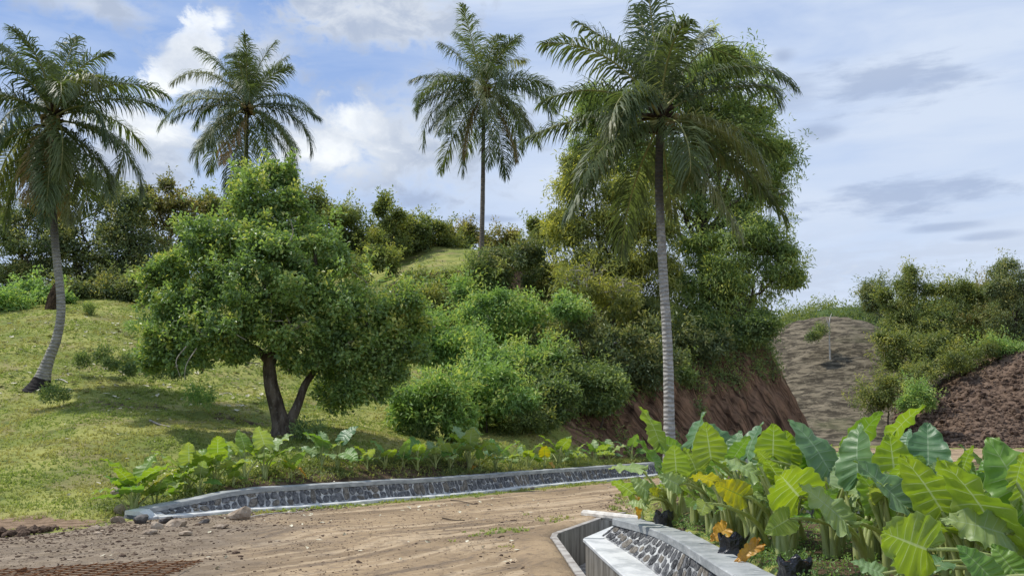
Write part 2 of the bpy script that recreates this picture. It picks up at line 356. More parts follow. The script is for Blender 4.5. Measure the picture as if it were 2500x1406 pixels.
cn = t.noise(clf_v, 4.2, 9, .72, .9); cn2 = t.noise(t.mapv(clf_v, (.7, 2.5, 1)), 1.0, 4, .5, .3)
clf = t.mix(t.ss(cn, .36, .62), (.055, .032, .020), (.30, .18, .11)); clf = t.mix(t.ss(cn2, .56, .70), clf, (.44, .31, .19))
clf = t.mix(t.m('MULTIPLY', t.ss(t.noise(g, 2.2, 7, .7), .54, .68), .55), clf, (.075, .06, .03))
mwn = t.mix(t.ss(N(.75, 8, (.8, .8, 3.6), .5, .72), .42, .60), (.056, .047, .033), (.205, .172, .118))
mwn = t.mix(t.m('MULTIPLY', t.ss(N(.12, 4), .54, .68), .35), mwn, (.15, .16, .075))
mwn = t.mix(t.m('MULTIPLY', t.ss(N(1.6, 6, (1, 1, 1), .4, .7), .57, .68), .6), mwn, (.30, .26, .18))
rub = t.mix(t.ss(N(2.4, 7, (1, 1, 1), .3, .7), .40, .60), (.05, .032, .022), (.19, .13, .09))
rub = t.mix(t.m('MULTIPLY', t.ss(N(.25, 4), .52, .68), .4), rub, (.24, .17, .13))
soil = t.mix(t.ss(N(3, 6), .36, .64), (.05, .034, .023), (.14, .095, .06))  # dark soil; also colours the painted shade strips on the grass
c = grs
fuzz = t.m('MULTIPLY', t.m('SUBTRACT', N(2.2, 5, (1, 1, 1), .2, .65), .5), 1.1)
def lay(c, name, colr, lo=.42, hi=.58):
    return t.mix(t.ss(t.m('ADD', t.attr(name), fuzz), lo, hi), c, colr)
c = lay(c, 'm_bare', t.mix(t.ss(N(4, 6), .38, .62), (.17, .115, .07), (.31, .215, .14)))
c = lay(c, 'm_mown', mwn); c = lay(c, 'm_rubble', rub); c = lay(c, 'm_scrub', (.08, .12, .04)); c = lay(c, 'm_cliff', clf); c = lay(c, 'm_soil_shade', soil); c = lay(c, 'm_road', rd)
bmp = t.m('ADD', N(5, 7, (1, 1, 1), .1, .7), t.m('MULTIPLY', cn, t.m('MULTIPLY', t.attr('m_cliff'), 4.0)))
finish(t, c, .95, .12, bmp, .9, .07); M_ground = m

# ------------------------------------------------------------------ terrain
POLA = np.array([(-200, 6), (-60, 9), (-14, 12.9), (-8.5, 15.0), (-7.75, 16.0), (-7.45, 17.6), (-7.1, 18.4), (-6.0, 19.2), (-3.9, 21.4), (-1.13, 24.9), (4.0, 32.5), (5.9, 35.4), (9.8, 39.0),
                 (13.9, 41.9), (18.8, 45.4), (21, 50), (21, 60), (18, 80), (14, 150), (-200, 150)], float)
POLK = np.array([(-200, 6), (-60, 9), (-14, 12.9), (-8.5, 15.0), (-7.75, 16.0), (-7.45, 17.6), (-7.1, 18.4), (-6.0, 19.2), (-3.9, 21.4), (-1.5, 25.2), (0.2, 29.2), (2.3, 33.6), (4.1, 36.7), (8.3, 40.9),
                 (12.4, 43.9), (15.6, 46.5), (16.6, 51), (16, 60), (14, 80), (11, 150), (-200, 150)], float)
POLB = np.array([(2.36, -30), (2.36, 8.3), (2.30, 12.3), (1.86, 14.35), (2.5, 18), (3.4, 24), (6.2, 30), (12, 35.5), (22, 42.5), (40, 47), (90, 40), (90, -30)], float)
POLD = np.array([(.88, -6), (.80, 10.5), (.62, 15.1), (1.8, 18.15), (2.3, 17.2), (1.86, 16.0), (1.75, 14.5), (2.25, 12.4), (2.3, -6)], float)
def sdist(x, y, pol):
    inside = np.zeros(x.shape, bool); dm = np.full(x.shape, 1e9); n = len(pol)
    for i in range(n):
        ax, ay = pol[i]; bx, by = pol[(i + 1) % n]; ex, ey = bx - ax, by - ay
        tt = np.clip(((x - ax) * ex + (y - ay) * ey) / (ex * ex + ey * ey), 0, 1)
        dm = np.minimum(dm, (x - ax - tt * ex) ** 2 + (y - ay - tt * ey) ** 2)
        c_ = ((ay > y) != (by > y)) & (x < ex * (y - ay) / (ey + 1e-12) + ax); inside ^= c_
    return np.where(inside, 1, -1) * np.sqrt(dm)
def along(x, y):
    best = np.full(x.shape, 1e9); out = np.zeros(x.shape); acc = 0.; L_ = POLK[8:18]
    for (ax, ay), (bx, by) in zip(L_[:-1], L_[1:]):
        ex, ey = bx - ax, by - ay; l = math.hypot(ex, ey); tt = np.clip(((x - ax) * ex + (y - ay) * ey) / (l * l), 0, 1); d2 = (x - ax - tt * ex) ** 2 + (y - ay - tt * ey) ** 2
        out = np.where(d2 < best, acc + tt * l, out); best = np.minimum(d2, best); acc += l
    return out
ANC = [P(*a) for a in [(0,1200,18),(0,1100,22),(0,1000,27.5),(0,930,31),(95,915,32),(0,830,38),(0,778,43),(150,748,46),(250,738,47),(330,742,48),
  (300,1100,22.5),(300,1000,27),(300,880,35),(300,800,42),(690,1055,27),(620,1000,30),(600,900,38),(640,980,31),(600,820,46),(850,1055,29),(850,1092,25.5),(450,1120,22.5),
  (1000,1062,31),(1150,1070,33),(1230,1010,37),(1100,930,40),(1300,940,39.5),(1200,850,46),(1200,742,52),(1050,722,53),(980,728,52.5),(1120,730,52.5),(980,672,55.2),(1060,668,55.2),(1140,664,55.2),(1230,660,55.2),(1000,640,61),(1060,634,61),(1150,632,61),(1230,636,61),(900,690,54),
  (760,545,70),(950,590,68),(1300,625,65),(1500,700,60),(1700,765,54),(1850,815,51),(1340,1000,36.8),(1450,952,39.5),(1620,905,43),(1750,875,46),(1880,830,48.0),(1895,835,50),
  (500,710,60),(700,650,64),(1920,840,56)]]
ANC += [np.array(a, float) for a in [(-8.6,15.6,.05),(-7.4,18.4,.40),(-6,20,.48),(-3.9,22.2,.5),(-1.1,25.9,.52),(1.5,30.5,.6),(-40,15,1.),(-60,11,.5),(-11,57,10.4),(-17,58.5,10.5),(-23,58,10.8),(-28,57,10.7),(-33,57,10.3),(-80,40,7),(-80,100,12),(-25,80,12),
  (0,110,18),(10,90,11),(-40,140,14),(-14,13.6,0.05),(12,62,7.5),(-120,20,3),(14,52,6.2),(13.2,46.5,5.8)]]
ANC = np.array(ANC)
def tps_k(r2): return np.where(r2 > 1e-9, r2 * np.log(r2 + 1e-12), 0)
_n = len(ANC); _A = np.zeros((_n + 3, _n + 3)); _d2 = ((ANC[:, None, :2] - ANC[None, :, :2]) ** 2).sum(-1)
_A[:_n, :_n] = tps_k(_d2) + np.eye(_n) * .6; _A[:_n, _n] = 1; _A[:_n, _n + 1:] = ANC[:, :2]; _A[_n:, :_n] = _A[:_n, _n:].T
_w = np.linalg.solve(_A, np.r_[ANC[:, 2], 0, 0, 0])
def hill(x, y):
    o = _w[_n] + _w[_n + 1] * x + _w[_n + 2] * y
    for i in range(_n): o = o + _w[i] * tps_k((x - ANC[i, 0]) ** 2 + (y - ANC[i, 1]) ** 2)
    return np.clip(o, 0.0, 24)
def height(x, y, full=False):
    x = np.asarray(x, float); y = np.asarray(y, float)
    sA, sK, sB = sdist(x, y, POLA), sdist(x, y, POLK), sdist(x, y, POLB)
    H = hill(x, y)
    H = H + 1.3 * (sst(y, 53.9, 54.5) - sst(y, 52.6, 55.8)) * sst(x, -9, -6) * sst(x, 7, 4)
    wl = sst(x, -6.9, -7.5)                                       # left of the wall's end: no step
    step = (.10 + .36 * sst(x, -7.5, -5.6)) * (sst(sA, .42, .62) * (1 - wl) + sst(sA, .0, 1.6) * wl * .2)
    wk = .5 + 2.1 * sst(x, -2.5, 3.5); wk = np.where(wl > .5, 2.0, wk)
    fl = fade(np.clip((sK - .4) / wk, 0, 1))
    steep = sst(x, 0, 3) * sst(x, 40, 20)
    fl = fl * (1 - steep) + steep * np.clip((sK) / wk, 0, 1) ** .85
    far = sst(y, 150, 100)
    zA = np.where(sA > 0, step + np.maximum(H - .46, -.15) * fl * far * sst(sA, 0, .8), 0)
    lump = fbm(x * .9, y * .9, 4) * .10 + fbm(x * .25 + 9, y * .25, 3) * .28
    zA = zA + lump * sst(sK, 1.0, 5.0)
    clif = sst(sK, -.1, .25) * sst(sK, wk + 1.2, wk + .1) * steep * sst(H, 1.8, 3.0)
    al = along(x, y); q = al + np.clip(sK, 0, 4) * .65
    zA = zA + clif * (fbm(q * 1.1, sK * .35, 4) * .9 + np.abs(fbm(q * 2.8, sK * 1.0, 5)) * .8)
    # bed on the right
    wb = np.where(y < 14.4, .12, 1.2); zB = .34 * sst(sB, 0.0, wb) + .03 * fbm(x * 2, y * 2, 3) * sst(sB, 0, 1)
    # valley, mown hill, scrub ridge, rubble bank
    zM = 16.2 * np.exp(-(((x - 41) / 19.) ** 2 + ((y - 118) / 21.) ** 2)) + (fbm(x * .3, y * 1.3, 5) * .75 + np.abs(fbm(x * .12, y * .12, 3)) * .9) * sst(y, 80, 100)
    zG = 22.3 * np.exp(-(((y - 152) / 24.) ** 2)) * np.exp(-((x - 57) / 34.) ** 2) + 15 * sst(x, 60, 90) * sst(y, 90, 135)
    toe = 73 + fbm(x * .15, x * 0 + 3, 3) * 1.5
    xr = np.clip((x - 33.4) / 15.5, 0, 1)
    zR = (9.4 * xr ** .92 + np.clip(x - 49, 0, 60) * .2) * sst(y, toe, toe + 15.0)
    zR = zR + (fbm(x * .9, y * .9, 5) * .55) * sst(zR, .2, 1.2) * sst(y, 95, 88)
    zM = np.where((zM > .4), zM, 0)
    zf = np.maximum(np.maximum(zM, zG), zR) * sst(y, 60, 76)
    road = .018 * fbm(x * 1.3, y * 1.3, 4) + .012 * np.sin(sA * 3.3 + fbm(x * .3, y * .3, 2) * 2)
    z = np.maximum(np.maximum(zA, zB), zf) + road * (sA < 0)
    if not full: return z
    m_cliff = sst(sK, -.5, .1) * sst(sK, wk + 1.5, wk + .5) * steep * sst(x, 1.0, 2.6) * sst(H, 1.5, 2.6)
    m_rub = sst(zR - np.maximum(zM, zG), -.1, .4) * sst(y, 96, 90) * (sst(zR, .1, .4))
    m_mown = sst(zM - zG, -.6, .5) * sst(zM, .2, .6) * (y > 70)
    m_scrub = sst(zG - zM, -.3, .8) * sst(zG, .3, 1) * (1 - m_rub) * (y > 70)
    inroad = (sA < 0) & (sB < 0)
    m_road = np.where(inroad & (y < 72), sst(sA, .12, -.5) * sst(sB, .3, -.6), 0) 
    m_road = np.maximum(m_road, ((zf < .2) & inroad & (y >= 72)) * 1.)
    verge = sst(sA, -1.5, -.3) * sst(y, 18.5, 21) * .52            # weedy margin at the foot of the wall
    m_road = m_road * (1 - verge)
    painted_shade = np.clip(np.exp(-(((x + 12.6) / 3.4) ** 2 + ((y - 30.0) / .9) ** 2)) + .9 * np.exp(-(((x + 6.6) / 2.0) ** 2 + ((y - 26.2) / .6) ** 2)) + .9 * np.exp(-(((x + 8.3) / 1.6) ** 2 + ((y - 29.6) / .6) ** 2)), 0, 1) * .55  # shade strips below palm and cashew, painted in with the dark soil colour
    m_soil_shade = painted_shade + sst(sA, .4, .8) * sst(sA, 2.4, 1.6) * (1 - wl) * (.88 + .1 * sst(x, -6, -4)) + sst(sB, .05, .3) * .58
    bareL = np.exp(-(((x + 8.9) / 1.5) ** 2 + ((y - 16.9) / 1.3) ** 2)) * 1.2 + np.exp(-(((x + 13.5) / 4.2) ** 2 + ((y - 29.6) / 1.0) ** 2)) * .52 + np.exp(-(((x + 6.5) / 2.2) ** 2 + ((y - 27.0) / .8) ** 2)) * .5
    bank = x * 0; m_soil_shade = np.maximum(m_soil_shade, sst(y, 53.5, 53.8) * sst(y, 54.8, 54.5) * sst(x, -9, -6.5) * sst(x, 7, 4.5) * .8)
    return z, dict(m_cliff=m_cliff, m_rubble=m_rub, m_mown=m_mown, m_scrub=m_scrub, m_road=m_road, m_soil_shade=m_soil_shade, m_bare=np.clip(bareL + bank, 0, 1), sc=sA, al=q), (sA, sK, sB)
def gh(x, y): return float(height(np.array([x]), np.array([y]))[0])
def axis(segs):
    out = [segs[0][0]]
    for a, b, st in segs:
        n = max(1, int(round((b - a) / st))); out += list(np.linspace(a, b, n + 1)[1:])
    return np.array(out)
ax = axis([(-700, -200, 50), (-200, -60, 7), (-60, -26, 1.0), (-26, 18, .2), (18, 62, .5), (62, 200, 6), (200, 700, 50)])
ay = axis([(-60, 4, 4), (4, 55, .2), (55, 75, .4), (75, 130, .5), (130, 200, 2), (200, 1500, 60)])
GX, GY = np.meshgrid(ax, ay); gx, gy = GX.ravel(), GY.ravel()
gz, masks, (gsA, gsK, gsB) = height(gx, gy, True)
nx, ny = len(ax), len(ay)
ii, jj = np.meshgrid(np.arange(ny - 1), np.arange(nx - 1), indexing='ij')
v0 = (ii * nx + jj).ravel(); FQ = np.stack([v0, v0 + 1, v0 + nx + 1, v0 + nx], 1)
fcx, fcy = gx[FQ].mean(1), gy[FQ].mean(1)
dD = sdist(fcx, fcy, POLD); keep = dD < -.10
cls = np.zeros(len(FQ), int)
fm = {k: masks[k][FQ].mean(1) for k in masks}
cls[(fm['m_road'] > .3)] = 1
cls[(fm['m_cliff'] > .5)] = 2; cls[(fm['m_mown'] > .5)] = 3; cls[(fm['m_rubble'] > .5)] = 4; cls[(fm['m_scrub'] > .5)] = 5
fB = gsB[FQ].mean(1); cls[(fB > 0.05)] = 6
dx = np.zeros_like(gx); dy = np.zeros_like(gx)
cm = masks['m_cliff']; dx = cm * fbm(gx * 2.2, gz * .5 + gy, 3) * .12; dy = cm * (fbm(gx * 3.2 - gz * 1.2, gz * .4, 4) * .28)
GV = np.stack([gx + dx, gy + dy, gz], 1)
for k, nm in enumerate(['grass_slope', 'dirt_road', 'cut_bank', 'mown_hill', 'rubble_slope', 'scrub_ridge_ground', 'planting_bed_ground']):
    sel = FQ[keep & (cls == k)]; used = np.unique(sel); remap = np.full(len(GV), -1); remap[used] = np.arange(len(used))
    me = mesh_np(nm, [(GV[used], remap[sel], 0)], [M_ground], smooth=(k not in (2, 4)), attrs={a: v[used] for a, v in masks.items()})
    kind(link(nm, me), 'structure')

# soil margin along the ditch, built to the exact edge of the concrete
DLI = np.array([(.90, 3), (.86, 10.5), (.70, 15.0), (1.85, 18.1), (2.35, 19.0)])     # inner face of the ditch's road side
def offs(line, dist):
    tl = np.gradient(line, axis=0); tl /= np.linalg.norm(tl, axis=1)[:, None]
    return line + np.stack([-tl[:, 1], tl[:, 0]], 1) * dist
dl, _ = resample(DLI, 90)
cols = []
for o_, zz, am in [(.09, .0, .0), (.14, .035, .02), (.22, .055, .05), (.34, .05, .05), (.5, .035, .04), (.68, .01, .02), (.85, -.05, 0)]:
    l = offs(dl, o_); cols.append(np.column_stack([l, zz + am * fbm(l[:, 0] * 6, l[:, 1] * 6, 4) + .0 * l[:, 0]]))
V = np.stack(cols, 1).reshape(-1, 3); i, j = np.meshgrid(np.arange(89), np.arange(6), indexing='ij'); v = (i * 7 + j).ravel()
kind(link('soil_margin', mesh_np('soil_margin', [(V, np.stack([v, v + 7, v + 8, v + 1], 1), 0)], [M_ground], smooth=True,
     attrs={'m_road': np.full(len(V), .95), 'm_bare': np.full(len(V), .9), 'al': V[:, 0]})), 'structure')

# ------------------------------------------------------------------ walls
rsg = np.random.RandomState(11)
def strip(rows):
    """rows: list of (n,3) polylines -> quad strip"""
    n = len(rows[0]); k = len(rows); V = np.stack(rows, 1).reshape(-1, 3)
    i, j = np.meshgrid(np.arange(n - 1), np.arange(k - 1), indexing='ij'); v = (i * k + j).ravel()
    return V, np.stack([v, v + 1, v + k + 1, v + k], 1)
def z3(l, z): return np.column_stack([l, np.full(len(l), z) if np.isscalar(z) else z])
def slab(pa, pb, z0, z1, jig=.004, rs=rsg, mi=0):
    """bar between polylines pa and pb (2-D, same count) with top z1 and bottom z0, closed ends"""
    n = len(pa); j = lambda: rs.uniform(-jig, jig, n)
    z0 = np.full(n, z0) if np.isscalar(z0) else z0; z1 = np.full(n, z1) if np.isscalar(z1) else z1
    e = .012
    rows = [z3(pa, z0), z3(pa + 0, z1 - e + j()), z3(pa + (pb - pa) * .04, z1 + j()), z3(pa + (pb - pa) * .96, z1 + j()), z3(pb, z1 - e + j()), z3(pb, z0), z3(pa, z0)]
    V, Q = strip(rows); k = 7
    ends = []
    for b, rev in ((0, 0), ((n - 1) * k, 1)):
        f = [b, b + 1, b + 2, b + 3, b + 4, b + 5]; ends.append(f[::-1] if not rev else f)
    return [(V, Q[:, ::-1], mi), (V, np.array(ends), mi)]
def stones(wall, bot, top, pitch, rows, mats, rs, depth=.035, umin=0, limit=400, shrink=.96):
    """irregular stones bedded in the face between polylines bot and top (3-D, matched)"""
    s = np.r_[0, np.cumsum(np.linalg.norm(np.diff(bot, axis=0), axis=1))]; Lg = s[-1]; n = int(Lg / pitch)
    def fp(u, v):
        u = np.clip(u, 0, Lg); b = np.array([np.interp(u, s, bot[:, k]) for k in range(3)]); t_ = np.array([np.interp(u, s, top[:, k]) for k in range(3)])
        return b + (t_ - b) * v
    cnt = 0; u0 = umin
    cells = []
    while u0 < Lg - .04:
        wc = pitch * rs.uniform(.62, 1.35); k_ = rs.choice([rows - 1, rows, rows]) if rows > 1 else 1; k_ = max(1, k_)
        vs = np.cumsum(np.r_[0, rs.uniform(.6, 1.4, k_)]); vs /= vs[-1]
        for a_, b_ in zip(vs[:-1], vs[1:]): cells.append((u0 + rs.uniform(-.1, .1) * wc, u0 + wc + rs.uniform(-.1, .1) * wc, a_, b_))
        u0 += wc
    for (u0, u1, v0_, v1_) in cells:
        if True:
            if cnt >= limit: return
            cu, cv = (u0 + u1) / 2, (v0_ + v1_) / 2
            ring = []
            m_ = 9; a0 = rs.rand() * 6.28; lean = rs.uniform(-.7, .7)
            for q in range(m_):
                a = a0 + q * 2 * math.pi / m_; ca, sa = math.cos(a), math.sin(a)
                sup = (abs(ca) ** 3.2 + abs(sa) ** 3.2) ** (-1 / 3.2); rr = sup * rs.uniform(.76, 1.04) * shrink
                ring.append((cu + (ca * rr * .5 + sa * lean * .25) * (u1 - u0), cv + sa * rr * .5 * (v1_ - v0_) * 1.04))
            pts = np.array([fp(u, np.clip(v, .02, .97)) for u, v in ring]); c0 = pts.mean(0)
            e1 = fp(cu + .05, cv) - fp(cu - .05, cv); e2 = fp(cu, 1) - fp(cu, 0); nr = np.cross(e1, e2); nr /= np.linalg.norm(nr)
            if nr @ (np.array([0, 0, 1.7]) - c0) < 0: nr = -nr
            dp = depth * rs.uniform(.6, 1.2)
            o1 = pts - nr * .012; o2 = c0 + (pts - c0) * .93 + nr * dp * .7; o3 = c0 + (pts - c0) * .58 + nr * dp * rs.uniform(.8, 1.25, (m_, 1)); cc = c0[None] + nr * dp
            V = np.vstack([o1, o2, o3, cc]); q = np.arange(m_); q1 = (q + 1) % m_
            FQ_ = np.vstack([np.stack([q, q1, m_ + q1, m_ + q], 1), np.stack([m_ + q, m_ + q1, 2 * m_ + q1, 2 * m_ + q], 1)])
            FT_ = np.stack([2 * m_ + q, 2 * m_ + q1, np.full(m_, 3 * m_)], 1)
            V = V - c0
            me = mesh_np('stone', [(V, FQ_, 0)], [mats[rs.randint(len(mats))]], smooth=False)
            # add the cap triangles in the same mesh
            bm_v = V; me2 = mesh_np('stone', [(V, FQ_, 0), (V[2 * m_:], FT_ - 2 * m_, 0)], [me.materials[0]], smooth=False); bpy.data.meshes.remove(me)
            link('stone', me2, wall, c0 - np.array(wall.location)); cnt += 1
# kerb wall on the far side of the road
WL = curve([(-6.88, 18.0), (-6.0, 19.2), (-3.9, 21.4), (-1.13, 24.9), (1.2, 28.6), (4.0, 32.5), (5.9, 35.4), (9.8, 39.0), (13.9, 41.9), (17, 44.2)], 120)
WL, wlen = resample(WL, 160)
kw = thing('retaining_wall', (WL[0][0], WL[0][1], 0), 'long low stone retaining wall with grey coping curving along the far side of the dirt road', 'retaining wall')
hh = .016 * fbm(np.arange(160) * .21, np.arange(160) * 0 + 2., 3)
hw = hh - .29 * (1 - sst(np.arange(160), -3, 13))
sg = [0, 22, 46, 73, 101, 130, 159]
for a, b in zip(sg[:-1], sg[1:]):                                  # coping cast in lengths
    ll = WL[a:b + 1].copy()
    if b < 159: ll[-1] = ll[-1] + (ll[-2] - ll[-1]) * .06
    part('coping', slab(offs(ll, .30), offs(ll, .66), z3(ll, .37)[:, 2] + hw[a:b + 1], .47 + hw[a:b + 1], .006), [M_cap], kw)
part('footing', slab(offs(WL, -.10), offs(WL, .26), -.15, .055 + hh * 1.2, .008), [M_foot], kw)
fb, ft = z3(offs(WL, .20), .055), z3(offs(WL, .335), np.maximum(.372 + hw, .07))
V, Q = strip([z3(offs(WL, .22), -.1), fb, ft, z3(offs(WL, .62), .372 + hw), z3(offs(WL, .62), -.1)]); part('mortar_core', [(V, Q[:, ::-1], 0), (V, np.array([[4, 3, 2, 1, 0]]), 0)], [M_mortar], kw)
stones(kw, fb, ft, .185, 2, [M_stone, M_stone, M_stoneb], rsg, .030, limit=290, umin=.25)
# splayed left end of the wall: a sloping cheek running down from the coping to the footing
e0 = WL[0]; e1 = offs(WL, .30)[0]; e2 = offs(WL, .66)[0]; dv = (WL[0] - WL[1]); dv /= np.linalg.norm(dv)
f0 = e0 + dv * .05; tipb = e2 + dv * .30; tipm = e1 + dv * .22
V = np.array([[*e1, .178], [*e2, .178], [*tipb, .15], [*tipm, .14], [*(f0 + dv * .12), .03], [*(e0), .055]])
V = np.vstack([V, V - np.array([0, 0, .09])])
Fs = [(0, 3, 2, 1), (0, 5, 4, 3), (1, 2, 8, 7), (2, 3, 9, 8), (3, 4, 10, 9), (4, 5, 11, 10), (6, 7, 8, 9), (6, 9, 10, 11), (5, 0, 6, 11)]
part('wing_slab', [(V, np.array(Fs), 0)], [M_foot], kw)
b0 = V.mean(0)
V2 = np.array([[*(tipb), .07], [*(tipm), .06], [*(f0 + dv * .12), .0], [*(e0), .0], [*e2, .07], [*(tipb + dv * .1), -.15], [*(tipm + dv * .12 + (e0 - e1) * .4), -.15], [*(f0 + dv * .2), -.15], [*e0, -.15], [*e2, -.15]])
part('rubble_end', [(V2, np.array([(0, 1, 6, 5), (1, 2, 7, 6), (2, 3, 8, 7), (0, 5, 9, 4)]), 0)], [M_stone], kw)

# near wall with coping, stepped footing and precast ditch
nw = thing('stone_wall', (2.0, 12, 0), 'near low stone wall with thick grey coping and white stepped footing beside the concrete ditch', 'retaining wall')
CF = curve([(2.08, 3.0), (2.07, 8.3), (2.06, 9.2), (1.98, 12.4), (1.55, 14.3)], 60); CF, _ = resample(CF, 60)
CF[:, 0] += 0
CB, _ = resample(np.array([(2.50, 3.0), (2.49, 8.3), (2.46, 9.2), (2.38, 12.3), (1.93, 14.42)]), 60)
for a, b in ((0, 30), (30, 49), (49, 59)):
    pa, pb = CF[a:b + 1].copy(), CB[a:b + 1].copy()
    if b < 59: pa[-1] += (pa[-2] - pa[-1]) * .05; pb[-1] += (pb[-2] - pb[-1]) * .05
    part('coping', slab(pa, pb, .262, .362, .003), [M_cap], nw)
FZ = lambda y: np.interp(y, [3, 10, 11.4, 12.9, 14.4], [-.30, -.20, -.15, -.05, .05])
zl = lambda l, o_=0.: np.column_stack([l, FZ(l[:, 1]) + o_])
SB, _ = resample(np.array([(2.02, 3.0), (1.99, 10.0), (1.93, 11.4), (1.74, 12.95), (1.42, 14.65)]), 60)
ST_, _ = resample(np.array([(2.12, 3.0), (2.10, 10.0), (2.03, 12.0), (1.94, 12.9), (1.60, 14.27)]), 60)
bk, _ = resample(np.array([(2.46, 3.0), (2.44, 8.3), (2.34, 12.3), (1.90, 14.38)]), 60)
V, Q = strip([zl(SB, -.2), zl(SB), z3(ST_, .264), z3(bk, .264), z3(bk, -.4)]); part('mortar_core', [(V, Q[:, ::-1], 0), (V, np.array([[295, 296, 297, 298, 299]]), 0)], [M_mortar], nw)
stones(nw, zl(SB), z3(ST_, .264), .21, 3, [M_stoned, M_stoned, M_stone, M_stoneb], rsg, .012, limit=290, umin=3.4, shrink=1.0)
FO, _ = resample(np.array([(1.54, 3.0), (1.51, 10.0), (1.48, 11.4), (1.28, 12.9), (1.10, 14.4)]), 60)
FI = SB + (SB - FO) * .05
part('footing', slab(FO, FI, FZ(FO[:, 1]) - .05, FZ(FO[:, 1]), .004), [M_foot], nw)
pe = slab(np.array([(1.10, 14.4), (1.72, 16.15)]), np.array([(1.42, 14.40), (2.2, 16.0)]), .0, .052, .002)
part('footing', pe, [M_foot], nw)
dt = thing('drainage_ditch', (1.0, 12, -.6), 'open U-shaped concrete drainage ditch running beside the dirt road in the foreground', 'ditch')
d1, _ = resample(DLI, 40)
FOo = np.vstack([FO + np.array([[.012, 0]]), [[1.112, 14.42], [1.72, 16.17], [2.2, 17.3]]]); fo, _ = resample(FOo, 40)
seg = [0, 8, 14, 19, 24, 28, 32, 35, 39]
for a, b in zip(seg[:-1], seg[1:]):                                # precast lengths with open joints
    q = d1[a:b + 1].copy(); q[-1] += (q[-2] - q[-1]) * .04
    part('ditch_wall', slab(offs(q, 0), offs(q, .095), -.78, .03, .004), [M_lip if False else M_ditch], dt)
    qo = fo[a:b + 1].copy(); qo[-1] += (qo[-2] - qo[-1]) * .03
    part('ditch_wall', slab(qo, qo + np.array([[.10, -.02]]), -.75, np.where(qo[:, 1] < 14.3, FZ(qo[:, 1]) - .052, -.002), .002), [M_ditch], dt)
    qq = d1[a:b + 1].copy(); q2 = fo[a:b + 1].copy(); qq[-1] += (qq[-2] - qq[-1]) * .03; q2[-1] += (q2[-2] - q2[-1]) * .03
    part('ditch_floor', slab(qq, q2, -.80, -.62, .004), [M_lip], dt)
l1 = offs(d1, .0); 
part('lip', slab(offs(d1, -.004), offs(d1, .10), .034, .044, .003), [M_lip], dt)

# short stone wall glimpsed through the taro stems
gw = thing('stone_wall', (5.0, 14.4, .3), 'short patch of stone wall showing through the stems behind the giant taro leaves', 'wall')
gl, _ = resample(np.array([(4.1, 14.9), (5.0, 14.3), (6.6, 13.6), (8.8, 13.4)]), 30)
V, Q = strip([z3(gl, .2), z3(offs(gl, .02), .68), z3(offs(gl, .3), .68), z3(offs(gl, .3), .2)]); part('mortar_core', [(V, Q[:, ::-1], 0)], [M_mortar], gw)
stones(gw, z3(gl, .26), z3(gl, .66), .16, 3, [M_stone, M_stoneb], rsg, .025, limit=100)

# ------------------------------------------------------------------ foliage generators
def unit(v): return v / (np.linalg.norm(v, axis=-1, keepdims=True) + 1e-9)
def leaf_cloud(rs, C, N, k, spread, size, aspect, droop=.2, out=.6, fold=.18, jit=.35, var0=None):
    n = len(C) * k; c = np.repeat(C, k, 0); nn = np.repeat(N, k, 0)
    p = c + rs.normal(size=(n, 3)) * spread
    a = unit(nn * out + rs.normal(size=(n, 3)) * .75 + np.array([0, 0, -droop]))
    up = unit(nn * .7 + np.array([0, 0, .9]) + rs.normal(size=(n, 3)) * .45)
    sd_ = unit(np.cross(a, up)); nr = np.cross(sd_, a)
    L = size * (1 + rs.uniform(-jit, jit, n))[:, None]; Wd = L * aspect
    V = np.stack([p, p + a * L * .5 + sd_ * Wd * .5 + nr * Wd * fold, p + a * L - nr * L * .08, p + a * L * .5 - sd_ * Wd * .5 + nr * Wd * fold], 1).reshape(-1, 3)
    b = np.arange(n)[:, None] * 4
    Fc = np.concatenate([b + np.array([[0, 1, 2]]), b + np.array([[0, 2, 3]])])
    vv = np.clip(rs.normal(.45, .22, len(C)) if var0 is None else var0, 0, 1)
    var = np.repeat(np.clip(np.repeat(vv, k) + rs.normal(0, .16, n), 0, 1.1), 4)
    return V, Fc, var
